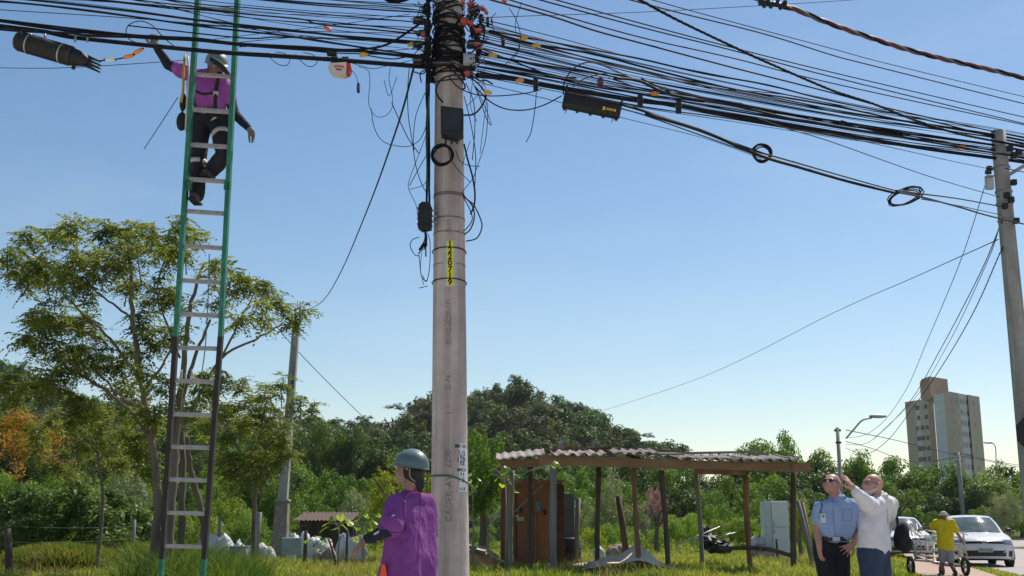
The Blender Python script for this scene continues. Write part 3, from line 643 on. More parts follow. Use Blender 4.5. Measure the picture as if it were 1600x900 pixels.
# black terminal box, cable coil, small terminal on the pole
o = thing('terminal_box', 'black square cable terminal box on the tall pole above the cable coil', 'terminal box', At(706,194,9.2))
c = At(706,194,9.2); s = 9.2/F
b = MB(); b.prism([(-18*s,27*s),(19*s,22*s),(19*s,-20*s),(8*s,-27*s),(-17*s,-20*s)], -.07, .07, c); b.build('housing', blkb, o)
b = MB(); b.prism([(-15*s,23*s),(16*s,19*s),(16*s,-16*s),(-14*s,-16*s)], -.08, -.0705, c); b.build('lid', M('black_lid', (.02,.02,.024), .35), o)
for dx in (-10,0,9): b = MB(); b.tube([c+Vector((dx*s,0,-22*s)), c+Vector((dx*s,0,-34*s))], .010, 7); b.build('cable_gland', blkb, o)
o = thing('cable_coil', 'coil of thick black cable hung on the tall pole below the square box', 'cable coil', At(690,241,9.2))
b = MB()
for i in range(5):
    cc = At(690+R.uniform(-2,2), 241+R.uniform(-2,2), 9.2+.012*i); r_ = (17+R.uniform(-2,1.5))*s
    b.tube([cc+Vector((cos(a)*r_, .02*sin(a*2+i), sin(a)*r_)) for a in np.linspace(0, 2*pi, 30)], .0075, 6, caps=False)
b.build('turns', blk, o)
o = thing('splice_terminal', 'small black ribbed splice terminal with trailing cable ends on the left of the tall pole', 'terminal box', At(664,340,9.35))
c = At(664,340,9.35)
b = MB(); b.prism([(-10*s,20*s),(-4*s,25*s),(9*s,23*s),(11*s,16*s),(11*s,-20*s),(-4*s,-23*s),(-11*s,-18*s)], -.05, .05, c); b.build('housing', blkb, o)
for k in range(4): b = MB(); b.box(c+Vector((0,0,(14-9*k)*s)), (24*s,.115,.008)); b.build('rib', blkb, o)
for k in range(3): b = MB(); b.tube([c+Vector((8*s,0,(12-10*k)*s)), c+Vector((20*s,-.01,(12-10*k)*s))], .006, 6); b.build('bolt', steel, o)
b = MB()
for k in range(7): b.tube(spline([c+Vector((0,0,-20*s)), c+Vector((R.uniform(-.02,.02),0,-.2)), c+Vector((R.uniform(-.05,.04),R.uniform(-.03,.03),-R.uniform(.25,.36)))], 4), .006, 5)
b.build('cable_ends', blk, o)

# ------------------------------------------------------------------ cables
def cable(pts, tpx, label, group=None, Y0=None, Y1=None, mat=None, twist=0, name='cable', cat='cable', n=8, tseg=.5, sides=5):
    """pts: (column, row[, Y]) of points the cable passes; the distance runs evenly from Y0 to Y1 where none is given"""
    P = []; m = len(pts); x0 = pts[0][0]; x1 = pts[-1][0]
    for i, p in enumerate(pts):
        Y = p[2] if len(p) > 2 else Y0+(Y1-Y0)*((i/(m-1)) if abs(x1-x0) < 60 else (p[0]-x0)/(x1-x0))
        P.append(At(p[0], p[1], Y))
    S = spline(P, n)
    if len(P) == 2 and (P[1]-P[0]).length > 3:
        L_ = (P[1]-P[0]).length; S = [P[0].lerp(P[1], i/16)-Vector((0,0,.012*L_*4*(i/16)*(1-i/16)*.4)) for i in range(17)]
    Ym = sum(p.y for p in P)/m; r = tpx/2*Ym/F
    b = MB()
    if twist:
        # strands laid round each other
        T = []; 
        for a, c in zip(S, S[1:]):
            q = max(2, int((c-a).length/ .06)); T += [a.lerp(c, i/q) for i in range(q)]
        T.append(S[-1]); acc = 0
        for sgn in range(twist):
            Q = []; d_ = 0
            for i, p in enumerate(T):
                if i: d_ += (p-T[i-1]).length
                a = d_/tseg*2*pi+sgn*2*pi/twist; Q.append(p+Vector((.2*cos(a)*r, cos(a)*r*.6, sin(a)*r*.6)))
            b.tube(Q, r*.55, 4)
    else: b.tube(S, r, sides)
    return b.build_here(name, mat or blk, label, cat, group)
GL = 'cables running left from the tall pole'; GR = 'cables running right to the leaning pole'
left = [ # rows at columns, thickness
 ([(-60,-10),(60,1),(200,17),(305,31),(376,39),(478,50),(560,60),(668,69)], 4.2, 'thick black cable of the upper left run ending at the amber tag'),
 ([(-60,-4),(120,14),(305,40),(374,48),(463,58),(564,74),(668,89)], 3.4, 'black cable sagging just below the upper left run'),
 ([(-60,0),(40,6),(150,19),(300,38),(374,42),(500,53),(668,66)], 2.6, 'thinner cable lying against the thick upper left cable'),
 ([(-60,24),(0,31),(90,42),(210,55),(305,60),(374,68),(486,74),(538,78),(583,75),(612,66),(655,38)], 4.0, 'black cable that bends up to the highest left clamp'),
 ([(-60,26),(0,33),(90,46),(210,58),(305,63),(374,70),(486,78),(560,80),(600,84),(668,92)], 5.0, 'thick black cable right above the lowest left bundle'),
 ([(-60,34),(0,41),(70,50),(110,58),(200,68),(310,79),(374,84),(500,92),(668,105)], 8.0, 'thickest black cable bundle, lowest of the left run, passing the hard hat'),
 ([(-60,38),(0,46),(60,50),(110,52),(140,56),(210,58)], 4.6, 'short thick cable at the left edge above the ribbed splice case'),
 ([(-60,-34),(212,0),(307,11),(370,20),(540,37),(600,43),(668,51)], 2.4, 'cable in the middle of the left fan'),
 ([(-60,-28),(160,0),(374,21),(470,30),(500,38),(600,48),(668,54)], 2.8, 'cable in the left fan that carries the orange float'),
 ([(-60,-40),(300,5),(374,11),(500,22),(620,32),(668,36)], 2.2, 'cable in the upper left fan meeting the highest clamp'),
 ([(-60,-44),(374,7),(560,22),(620,26),(668,25)], 1.3, 'very thin wire in the upper left fan'),
 ([(-60,-50),(410,0),(560,13),(668,20)], 2.6, 'straight cable third from the top of the left fan'),
 ([(-60,-54),(430,-1),(600,10),(668,18)], 2.0, 'straight cable second from the top of the left fan'),
 ([(-60,-58),(520,0),(668,11)], 1.8, 'topmost thin cable of the left fan'),
 ([(-60,-24),(374,26),(500,38),(590,46)], 1.4, 'thin wire under the orange float'),
 ([(200,40),(374,59),(430,58),(500,60),(600,63),(668,67)], 2.6, 'cable joining the upper left run below the float'),
 ([(330,62),(410,52),(480,44),(560,34),(640,22)], 1.1, 'thin wire rising across the left fan'),
 ([(374,66),(440,60),(480,56)], 1.3, 'short thin wire behind the ladder top'),
 ([(374,73),(430,71),(500,81),(560,84),(668,86)], 2.2, 'cable just above the lowest bundle right of the ladder'),
 ([(480,78),(600,79),(668,74)], 1.3, 'thin wire crossing above the white and red amplifier'),
 ([(560,84),(610,92),(640,88),(668,86)], 2.4, 'cable dipping left of the lower left clamps'),
 ([(-60,104),(0,106),(100,106),(250,97),(288,94)], 1.2, 'thin wire hanging alone below the left run up to the ladder worker'),
 ([(545,97),(580,107),(600,104),(640,95)], 1.2, 'thin slack wire right of the white and red amplifier'),
]
for p, t_, lb in left: cable(p, t_, lb, GL, 10.1, 9.45)
for i in range(10):
    a = R.uniform(-70,20); c = 8+i*9; cable([(-60,a),(200,a+.3*(c-a)+4),(430,a+.7*(c-a)+6),(668,c)], R.uniform(.9,1.6), 'thin black wire among the left run of cables', GL, 10.1+R.uniform(-.1,.2), 9.5)
# loops
for lb, pts, t_ in (('slack cable loop above the raised glove of the ladder worker', [(250,72),(222,68),(203,62),(197,48),(204,37),(220,33),(238,40),(255,58),(272,72)], 1.7),
   ('small slack loop under the bundle nearer the ladder', [(418,82),(424,92),(436,101),(448,102),(453,93),(446,84),(430,81)], 1.3),
   ('small slack loop under the bundle nearer the amplifier', [(462,84),(468,93),(480,103),(490,103),(496,95),(490,86),(474,82)], 1.3)):
    cable(pts, t_, lb, 'slack loops in the left run', 9.9, 9.8, n=5)
right = [
 ([(760,-6),(768,0),(860,25),(930,48),(1000,67),(1150,107),(1300,145),(1400,172),(1560,207),(1680,232)], 3.0, 'black cable, straight, lowest of the upper spread of five'),
 ([(770,-10),(830,10),(1000,58),(1150,92),(1300,130),(1600,195),(1680,212)], 2.2, 'black cable, second lowest of the upper spread of five'),
 ([(830,-4),(845,0),(1000,42),(1150,80),(1300,120),(1600,193),(1680,212)], 2.2, 'black cable, middle of the upper spread of five'),
 ([(855,-4),(870,0),(1000,36),(1140,73),(1300,113),(1600,183),(1680,200)], 2.0, 'black cable, second highest of the upper spread of five'),
 ([(920,-18),(1050,17),(1194,53),(1300,86),(1353,100),(1600,162),(1680,180)], 2.2, 'black cable, top of the upper spread of five'),
 ([(980,-12),(1020,0),(1110,25),(1300,76),(1389,100),(1600,151),(1680,168)], 1.5, 'thin wire above the upper spread of cables'),
 ([(745,28),(850,24),(1000,19),(1185,9),(1330,0),(1420,-8)], 1.2, 'thin wire rising to the right across the other cables'),
 ([(765,48),(900,73),(1000,92),(1100,115),(1200,133),(1300,158),(1450,188),(1560,216),(1680,244)], 2.8, 'upper cable of the dense right bundle'),
 ([(765,50),(830,68),(930,85),(1010,106),(1150,140),(1300,165),(1560,222),(1680,248)], 3.2, 'black cable with the amber tag in the dense right bundle'),
 ([(750,80),(785,90),(870,105),(1000,128),(1150,165),(1300,188),(1560,228),(1680,250)], 2.6, 'cable in the middle of the dense right bundle'),
 ([(748,104),(820,115),(900,127),(1000,141),(1120,160),(1300,192),(1560,236),(1680,256)], 2.2, 'low cable of the dense right bundle'),
 ([(745,118),(800,123),(850,133),(920,145),(1000,158),(1060,165),(1150,183),(1300,208),(1450,233),(1560,248),(1700,268)], 7.5, 'thickest messenger cable bundle running to the leaning pole'),
 ([(960,122),(1000,127),(1050,148),(1150,166),(1250,188),(1400,213),(1560,240),(1700,260)], 4.2, 'wavy wrapped cable above the thickest right bundle'),
 ([(750,75),(800,95),(880,125),(940,138),(1000,146),(1100,160)], 2.6, 'cable that drops steeply towards the right splice case'),
 ([(752,66),(900,92),(1000,112),(1100,136),(1240,150),(1400,186),(1560,214)], 1.8, 'thin cable along the top of the dense right bundle'),
 ([(745,92),(790,104),(860,118),(900,122)], 3.0, 'short thick cable right of the pole tangle'),
 ([(1010,178),(1100,206),(1190,244),(1250,262),(1330,285),(1400,302)], 5.5, 'thick lower cable between the two hanging coils'),
 ([(970,163),(1010,175),(1080,199),(1150,225),(1190,239)], 4.2, 'thick lower cable from the right splice case to the first coil'),
 ([(972,170),(1010,181),(1080,206),(1150,231),(1190,246)], 2.2, 'thin lower cable below the one leaving the splice case'),
 ([(1190,239),(1250,256),(1330,279),(1400,298),(1440,305)], 2.4, 'slim cable along the top of the thick lower one'),
 ([(1400,300),(1440,308),(1500,324),(1560,341),(1680,368)], 2.8, 'lower cable from the second coil to the leaning pole'),
 ([(1400,298),(1440,303),(1500,311),(1565,323)], 2.4, 'upper cable from the second coil to the leaning pole'),
 ([(1440,311),(1500,322),(1565,336)], 1.6, 'thin wire from the second coil to the leaning pole'),
 ([(745,128),(860,156),(980,186),(1100,216),(1190,248)], 1.1, 'thin wire sagging under the right splice case'),
 ([(1180,183),(1230,201),(1300,222),(1450,275),(1565,309)], 1.5, 'thin wire leaving the right bundle for the leaning pole'),
 ([(1280,206),(1400,232),(1480,250),(1555,266)], 1.2, 'very thin wire just under the thickest right bundle'),
 ([(1570,263),(1640,277),(1690,286)], 1.4, 'thin wire going off to the right from the leaning pole'),
]
for p, t_, lb in right: cable(p, t_, lb, GR, 9.5, 16+(p[-1][0]-1560)*.008 if p[-1][0] > 1500 else 9.5+6.5*(p[-1][0]-745)/815)
for i in range(30):
    a = 30+i*3.0+R.uniform(-2,2); c = 203+i*1.5+R.uniform(-3,3); k1 = R.uniform(-2,6); w1 = R.uniform(-2,3)
    cable([(745,a),(860,a+.16*(c-a)+k1),(1000,a+.36*(c-a)+k1+w1),(1150,a+.56*(c-a)+k1-w1),(1320,a+.76*(c-a)+k1*.7),(1450,a+.89*(c-a)+1),(1560,c),(1660,c+20)], R.choice([.9,1.1,1.3,1.6,2.2]), 'thin black wire in the '+('upper' if i < 10 else 'middle' if i < 20 else 'lower')+' part of the dense right bundle', GR, 9.5+R.uniform(-.15,.15), 16.8)
for i in range(9):
    a = 1010+i*52; y_ = 136+i*9.5; cable([(a-60,y_-10+R.uniform(-14,4)),(a,y_+4),(a+70,y_+13),(a+150,y_+26+R.uniform(0,8))], R.uniform(1.2,2.4), 'short spare cable lashed along the dense right bundle', GR, 9.5+6.5*(a-805)/815, 9.5+6.5*(a-595)/815)
cable([(975,-12),(1000,0),(1060,32),(1150,75),(1200,98),(1300,141),(1364,162),(1433,189),(1494,208),(1547,219),(1600,228)], 4.6, 'twisted black cable crossing down over the other cables to the leaning pole', GR, 9.7, 16.2, twist=3, tseg=.35)
gryc = M('weathered_grey_cable', (.09,.085,.085), .6, .3, 10, 0); redc = M('red_cable_sheath', (.13,.02,.018), .5, .3, 10, 0)
o = thing('power_cable', 'twisted red and grey power cable at the upper right corner', 'cable', At(1187,3,9))
for k, mt in ((0,redc),(1,blk),(2,gryc)):
    P = spline([At(1187+i_, y_, 9+.004*(i_)) for i_, y_ in ((0,3),(53,14),(113,38),(213,72),(283,91),(373,112),(440,129),(520,150))], 10); T = []
    for a, c in zip(P, P[1:]): T += [a.lerp(c, q/3) for q in range(3)]
    b = MB(); d_ = 0; Q = []
    for i, p in enumerate(T):
        if i: d_ += (p-T[i-1]).length
        a = d_/.62*2*pi+k*2.1; Q.append(p+Vector((0,cos(a)*.016,sin(a)*.014)))
    b.tube(Q, .0115, 6); b.build('strand', mt, o)
cc = [(1188,3),(1194,7),(1200,4),(1206,8),(1214,5),(1221,10),(1226,6)]
for i, (px,py) in enumerate(cc):
    b = MB(); b.box(At(px,py,9), (.03,.05,.045), Matrix.Rotation(R.uniform(-.6,.6),3,'Y')); b.build('connector', blkb, o)
cable([(1120,-20),(1160,-6),(1190,3)], 2.2, 'cable end leading up from the power cable connectors', None, 9, 9)
# coils on the lower right run
def coil(px, py, Y, rx, ry, rot, turns, t_, label):
    o = thing('cable_coil', label, 'cable coil', At(px,py,Y)); b = MB()
    for i in range(turns):
        s_ = R.uniform(.82,1.05); s2 = R.uniform(.8,1.1); r0 = rot+R.uniform(-.12,.12); P = []
        ox, oy = R.uniform(-2,2), R.uniform(-2,2)
        for a in np.linspace(0, 2*pi, 22):
            x = cos(a)*rx*s_; y = sin(a)*ry*s2; P.append(At(px+ox+x*cos(r0)-y*sin(r0), py+oy+x*sin(r0)+y*cos(r0), Y+.05*sin(a+i)))
        b.tube(P, t_*Y/F/2, 5, caps=False)
    b.build('turns', blk, o); return o
coil(1191,240,13.06,15,13,.3,6,2.4,'smaller round coil of black cable hanging on the lower right run')
coil(1415,308,14.9,28,11,-.35,5,2.0,'wide flattened coil of thin black cable near the leaning pole')
o = coil(622,-9,9.6,22,12,0,6,3,'black cable coil cut by the photo top left of the tall pole')

# vertical cables down the left of the pole
b = MB()
for k in range(5): b.tube(spline([At(668+R.uniform(-2.5,3.5), y_, 9.35+.02*k) for y_ in (-15,40,90,150,210,260,310,348)], 4), .008, 6)
b.build_here('riser_cables', blk, 'thick bunch of black cables running down the left side of the tall pole', 'cable bundle')
cable([(670,150),(668,200),(667,260),(669,300)], 2.2, 'dark green cable among the riser cables', None, 9.28, 9.3, mat=gw)
GT = 'loose thin wires hanging around the tall pole'
loose = [[(560,104),(575,110),(578,130),(576,160),(585,180),(600,182),(612,170),(613,150),(608,125),(610,104)],[(640,100),(637,140),(638,180),(644,220),(650,260),(660,290),(666,300)],[(612,160),(625,190),(640,220),(655,240)],
 [(580,170),(585,200),(600,222),(630,229),(648,225),(660,212),(668,190)],[(668,205),(655,240),(640,280),(639,296),(650,320),(653,340)],[(668,240),(655,262),(640,290)],[(640,296),(660,290),(668,280)],[(664,145),(650,180),(646,215),(647,235)],
 [(730,165),(745,150),(755,130),(745,110)],[(762,160),(761,200),(756,230),(745,262),(738,280),(722,300)],[(725,150),(735,190),(743,240),(742,290)],[(735,120),(748,150),(760,185),(767,196)],[(728,130),(740,160),(742,200),(738,250)],[(700,230),(705,250),(720,270),(735,285)],
 [(712,235),(718,250),(730,258),(750,260)],[(668,360),(660,390),(657,420),(662,445)],[(655,370),(644,375),(641,385),(648,398),(656,400)],[(668,365),(672,380),(671,420),(666,440),(660,430)],[(655,400),(658,430),(664,438),(668,438)],
 [(752,110),(760,150),(756,190),(750,240)],[(742,135),(757,165),(768,195)],[(722,260),(728,240),(735,220)],[(738,130),(735,165),(745,190)],[(600,125),(608,150),(620,120)],[(655,450),(668,447)],
 [(815,3),(805,40),(812,75),(795,100)],[(838,120),(837,160),(830,205),(822,222)],[(775,20),(768,30),(772,50)],[(795,12),(806,30),(813,55),(808,80),(790,100)]]
for p in loose: cable(p, R.uniform(1.0,1.6), 'thin wire dangling loosely '+('left' if p[0][0] < 690 else 'right')+' of the tall pole', GT, 9.3, 9.35, n=5)
loop2 = [([(692,160),(684,150),(681,138),(690,124),(705,118),(722,118),(740,125),(755,140),(758,155),(748,172),(738,179),(725,180)], 3.0, 'thick black loop curling from the tangle round to the square box'),
 ([(742,135),(765,158),(790,170),(820,172),(850,164),(877,150)], 2.4, 'brown black cable sagging from the tangle to the right splice case'),
 ([(700,118),(715,135),(740,147),(775,150),(820,146),(845,140)], 2.0, 'slack cable running below the right messenger bundle'),
 ([(722,300),(728,310),(740,320),(750,340),(753,355),(745,372),(728,377)], 2.2, 'large black loop low on the right of the tall pole'),
 ([(724,305),(738,322),(741,340),(735,358),(726,366)], 2.4, 'second of the black loops low on the right of the tall pole'),
 ([(724,308),(733,325),(738,342),(730,356),(724,361)], 1.8, 'innermost black loop low on the right of the tall pole'),
 ([(725,225),(731,250),(738,275),(742,300),(741,320),(735,335)], 3.0, 'thick black cable hanging down the right of the tall pole to the low loops'),
 ([(880,148),(882,128),(895,108),(915,98),(935,100),(965,112),(1000,128),(1040,145)], 2.2, 'black cable arching over the right splice case'),
 ([(895,135),(915,122),(945,115),(975,118),(1010,130),(1050,142)], 2.2, 'second lower arch of cable over the right splice case')]
for p, t_, lb in loop2: cable(p, t_, lb, 'thick slack loops near the tall pole', 9.25, 9.4 if p[-1][0] < 800 else 10.4, n=6)
# stay wire and far wires
cable([(648,100,9.4),(620,200,12),(575,325,18),(530,430,26),(500,474,33),(462,490,38)], 1.7, 'black cable falling from the tall pole to the thin square pole at the left', None, n=8)
cable([(408,480,30),(462,545,38),(530,615,44),(600,683,50)], 1.2, 'grey stay wire sloping down right past the thin square pole', None, mat=gryc)
cable([(225,233),(250,195),(278,152)], 1.3, 'thin rope end hanging out left of the ladder worker', None, 10.4, 10.4)

# splice cases on the cables
o = thing('splice_case', 'long ribbed black splice case with two silver bands hanging at the upper left', 'splice case', At(72,76,9.9))
a = At(30,64,9.9); c = At(112,88,9.9); ax = (c-a).normalized()
sil = M('silver_band', (.45,.45,.46), .35, .1, 9, 0, metal=.6)
b = MB(); P = [a+ax*t_ for t_ in (-.03,0,.01,.46,.47)]; b.tube([a.lerp(c,t_) for t_ in (-.07,-.03,0,1,1.03)], [.05,.085,.092,.092,.07], 20); b.build('barrel', M('splice_case_black', (.035,.028,.024), .6, .3, 10, .2), o)
for k in range(20): q = a.lerp(c, .03+k*.049); b = MB(); b.tube([q-ax*.004, q+ax*.004], .097, 18); b.build('rib', blkb, o)
for f_ in (.2,.82): q = a.lerp(c, f_); b = MB(); b.tube([q-ax*.006, q+ax*.006], .101, 20); b.build('band', sil, o)
b = MB(); b.tube([a.lerp(c,t_) for t_ in (1.0,1.1,1.25,1.35)], [.085,.08,.06,.02], 12)
for k in range(4): b.tube([a.lerp(c,1.2)+Vector((0,0,.05-.03*k)), a.lerp(c,1.55)+Vector((0,0,.03-.035*k))], [.02,.008], 7)
b.build('end_seal', blkb, o)
b = MB(); q = At(115,103,9.9); b.tube([q+Vector((0,0,.05)), q+Vector((0,0,-.03))], .02, 8); b.build('valve', blkb, o)
for px in (70,118,137): b = MB(); q = At(px,58,9.9); b.tube([q+Vector((0,0,.04)), q+Vector((0,0,-.05))], .01, 6); b.build('hanger', steel, o)
cable([(150,95),(170,94),(190,91),(205,86),(225,75)], 2.4, 'cable with connectors leading from the ribbed splice case', None, 9.9, 9.9)
for i, (px,py,rt,mt,lb) in enumerate([(172,93,-.05,whtp,'pale connector sleeve at the end of the ribbed splice case'),(201,88,.3,orgp,'orange connector sleeve on the cable right of the splice case'),(216,80,.55,orgp,'orange connector sleeve nearest the raised glove')]):
    q = At(px,py,9.85); d = Vector((cos(rt),0,sin(rt))); o = thing('connector_sleeve', lb, 'connector', q); b = MB(); b.tube([q-d*.045,q-d*.035,q+d*.035,q+d*.045],[.012,.02,.02,.012],8); b.build('sleeve', mt, o); b = MB(); b.tube([q-d*.06,q+d*.06],.007,6); b.build('core', blk, o)
for i, (px,py,Y,mt,rt,lb) in enumerate([(512,45,9.6,orgp,-.3,'orange float marker above the left run of cables'),(643,70,9.4,amb,.1,'amber tag on the left run just before the pole tangle'),(568,86,9.5,amb,.1,'amber tag right of the white and red amplifier'),
   (818,60,9.6,amb,.1,'upper amber tag on the right bundle'),(838,71,9.7,amb,.1,'second amber tag on the right bundle'),(770,87,9.4,amb,0,'pale amber tag near the pole tangle on the right'),(812,126,9.6,orgp,.15,'orange tag on the thick right messenger cable'),(762,145,9.2,amb,0,'amber tag on the sagging loop right of the pole'),
   (1022,147,11.6,orgp,.1,'small orange tag in the middle of the right bundle'),(1502,231,15.3,orgp,.1,'orange tag on the bundle just left of the leaning pole')]):
    q = At(px,py,Y); m_ = Matrix.Rotation(-rt if i else .35,3,'Y'); o = thing('cable_tag', lb, 'tag', q, 'plastic tags on the cables'); sc_ = Y/9.5
    if i == 0: b = MB(); b.ball(q,(.042,.018,.018),rot=m_); b.build('float', M('orange_float', (.85,.12,.03), .4), o); continue
    b = MB(); b.box(q,(.075*sc_,.012,.03*sc_),m_); b.box(q+Vector((0,0,.018*sc_)),(.03*sc_,.02,.012),m_); b.build('tag_plate', mt, o)
o = thing('splice_case', 'black ribbed splice case with a yellow mark hanging right of the tall pole', 'splice case', At(925,163,10.3))
a = At(880,156,10.3); c = At(970,174,10.3); ax = (c-a).normalized(); s_ = 10.3/F; rt = math.atan2(ax.z, ax.x); m_ = Matrix.Rotation(-rt,3,'Y')
ctr = (a+c)/2; Lh = (c-a).length/2
b = MB(); v = []; 
prof = [(-.07,.02),(-.06,.07),(0,.088),(.06,.07),(.07,.02),(.07,-.05),(.04,-.075),(-.04,-.075),(-.07,-.05)]
n_ = len(prof)
for xx, k in ((-Lh,.85),(-Lh+.02,1),(Lh-.02,1),(Lh,.85)): v += [ctr+m_ @ Vector((xx, y*k, z*k)) for y, z in prof]
b.add(v, [(j*n_+i, j*n_+(i+1)%n_, (j+1)*n_+(i+1)%n_, (j+1)*n_+i) for j in range(3) for i in range(n_)]+[tuple(range(n_))[::-1], tuple(range(3*n_,4*n_))]); b.build('housing', blkb, o)
for k in range(5): b = MB(); b.box(ctr+m_ @ Vector((-Lh*.9+k*Lh*.45,0,-.082)),(.03,.07,.02),m_); b.build('latch', blkb, o)
for k in (-1,1): b = MB(); b.tube([ctr+m_ @ Vector((Lh*.8*k,0,-.07)), ctr+m_ @ Vector((Lh*.8*k-.01,0,-.13))],.006,6); b.build('bolt', steel, o)
for k in (-1,1): b = MB(); b.box(ctr+m_ @ Vector((Lh*.97*k,0,.11)),(.02,.03,.09),m_); b.build('hanger', blkb, o)
b = MB(); b.box(ctr+m_ @ Vector((0,-.05,.062)),(Lh*1.8,.03,.012),m_); b.build('seam_strip', M('splice_seam', (.08,.08,.085), .4), o)
ym = M('yellow_mark', (.75,.48,.05), .6, .15, 30, 0)
b = MB(); q = ctr+m_ @ Vector((Lh*.42,-.071,-.03))
b.box(q,(.026,.004,.034),m_)
for k in range(4): b.box(q+m_ @ Vector((.035+.024*k,0,0)),(.017,.004,.024 if k%2 else .020),m_)
b.build('lettering', ym, o)
for px,py,Y in ((837,132,9.9),(1000,158,10.8),(1060,168,11.2)):
    clampbox(px,py,Y,8,18,blkb,'cable_hanger','black hanger clamp on the right messenger cable '+{837:'left of the splice case',1000:'right of the splice case',1060:'well right of the splice case'}[px],'clamp','hangers on the right messenger cable')
clampbox(938,130,10.1,9,14,M('maroon_plastic',(.09,.02,.03),.5),'cable_clip','small maroon clip hanging in the wires above the right splice case','clip')
clampbox(786,64,9.4,6,14,blkb,'cable_clip','black clip hanging under the upper amber tags','clip')
clampbox(762,35,9.3,5,13,blkb,'cable_clip','black upright clip right of the red tags','clip')
# white and red amplifier
o = thing('line_amplifier', 'small white and red box hanging under the left bundle near the pole', 'amplifier', At(531,109,9.6)); q = At(531,109,9.6); s_ = 9.6/F
b = MB(); b.prism([(-17*s_,8*s_),(-18*s_,-2*s_),(-10*s_,-10*s_),(8*s_,-13*s_),(12*s_,-10*s_),(12*s_,10*s_)], -.05, .05, q); b.build('housing', M('cream_plastic',(.55,.52,.46),.5,.1,9), o)
b = MB(); b.prism([(12.2*s_,10*s_),(12.2*s_,-11*s_),(17*s_,-8*s_),(20*s_,0),(18*s_,9*s_)], -.045, .045, q); b.build('end_cap', redp, o)
for k, (x0,w0,zz) in enumerate([(-6,3,2),(-2,3,2.5),(2,3,2),(6,3,1.5),(-3,4,-3),(2,5,-3.5)]): b = MB(); b.box(q+Vector((x0*s_,-.052,zz*s_)),(w0*s_,.004,3.2*s_)); b.build('red_print', redp, o)
for dx in (-9,9): b = MB(); b.box(q+Vector((dx*s_,0,15*s_)),(11*s_,.06,12*s_)); b.build('bracket', blkb, o)
b = MB(); b.box(q+Vector((-14*s_,0,29*s_)),(16*s_,.05,7*s_)); b.build('clamp', blkb, o)
clampbox(560,138,9.6,4,14,blkb,'line_clip','tiny black clip dangling right of the white and red amplifier','clip')
cable([(548,108),(556,118),(560,132)], 1.0, 'thin line from which the tiny clip dangles', None, 9.6, 9.6)

# ------------------------------------------------------------------ leaning pole at the right with its fittings, sign
rp = thing('concrete_pole', 'narrower concrete pole at the right edge with the cables ending on it', 'utility pole', (7.31,16,0))
b = MB(); b.tube([(7.31,16,z) for z in np.linspace(-.1,6.98,14)], [.150-.0065*z for z in np.linspace(0,6.98,14)], 24); b.build('shaft', polec2, rp)
for py in (232,262,300,318,345): z = At(1575,py,16).z; b = MB(); b.tube([(7.31,16,z-.012),(7.31,16,z+.012)], .125, 16); b.build('steel_band', steel, rp)
b = MB(); b.beam((7.38,16,At(1575,275,16).z),(7.85,15.9,At(1575,248,16).z),.03,.05); b.beam((7.38,16,At(1575,240,16).z),(7.9,15.9,At(1575,247,16).z),.03,.05); b.build('bracket_arm', steel, rp)
for px,py in ((1584,243),(1592,238),(1578,232),(1584,285),(1573,305),(1580,312),(1570,322),(1588,345)): b = MB(); q = At(px,py,15.8); b.box(q,(.07,.07,.08)); b.build('clamp', blkb, rp)
o = thing('meter_box', 'small pale grey box hung left of the leaning pole top', 'box', At(1546,287,15.8)); b = MB(); b.box(At(1546,287,15.8),(.10,.08,.17)); b.build('case', M('pale_grey_box',(.42,.43,.44),.5,.1), o); b = MB(); b.box(At(1546,276,15.75),(.11,.1,.02)); b.build('lid', steel, o)
for py in (263,269): clampbox(1544+ (269-py)*.3,py,15.8,9,6,blkb,'insulator','black insulator clip above the pale box '+('upper' if py==263 else 'lower')+' of the pair','insulator')
# drop cables to the far street lamp
GD = 'cables falling from the leaning pole to the street lamp'
def Yd(i, n): return 15.8*(60/15.8)**(i/(n-1))
for pts, t_, lb, tw in (([(1544,270),(1536,300),(1500,410),(1450,530),(1415,610),(1380,659),(1350,680),(1323,684)],1.9,'beaded black cable, leftmost of those falling to the street lamp',2),
  ([(1566,345),(1530,430),(1470,545),(1420,630),(1365,686),(1340,695),(1322,694)],1.5,'middle cable of those falling to the street lamp',0),
  ([(1566,340),(1540,415),(1480,540),(1425,628),(1366,684)],1.3,'thin companion of the middle falling cable',0),
  ([(1567,385),(1520,490),(1470,575),(1430,632),(1385,690),(1350,710),(1322,700)],2.2,'thickest cable, rightmost of those falling to the street lamp',2)):
    n_ = len(pts); cable([(x,y,Yd(i,n_)) for i,(x,y) in enumerate(pts)], t_*.6, lb, GD, twist=tw, tseg=.5)
cable([(1560,374,16),(1420,437,24),(1300,490,32),(1100,588,46),(920,649,60)], .75, 'long thin wire sloping down left from the leaning pole to the hill', None)
o = thing('stop_sign', 'black back of an eight sided road sign at the right edge on the leaning pole', 'road sign', At(1616,677,15.6))
b = MB(); q = At(1616,677,15.6); r_ = 30*15.6/F; b.prism([(cos(radians(22.5+45*k))*r_, sin(radians(22.5+45*k))*r_) for k in range(8)], -.004, .004, q); b.build('plate', M('sign_back_black',(.012,.012,.012),.5,.1), o)
for dz in (-.1,.1): b = MB(); b.tube([q+Vector((-.1,.02,dz)), q+Vector((.1,.02,dz))], .012, 6); b.build('bracket', steel, o)
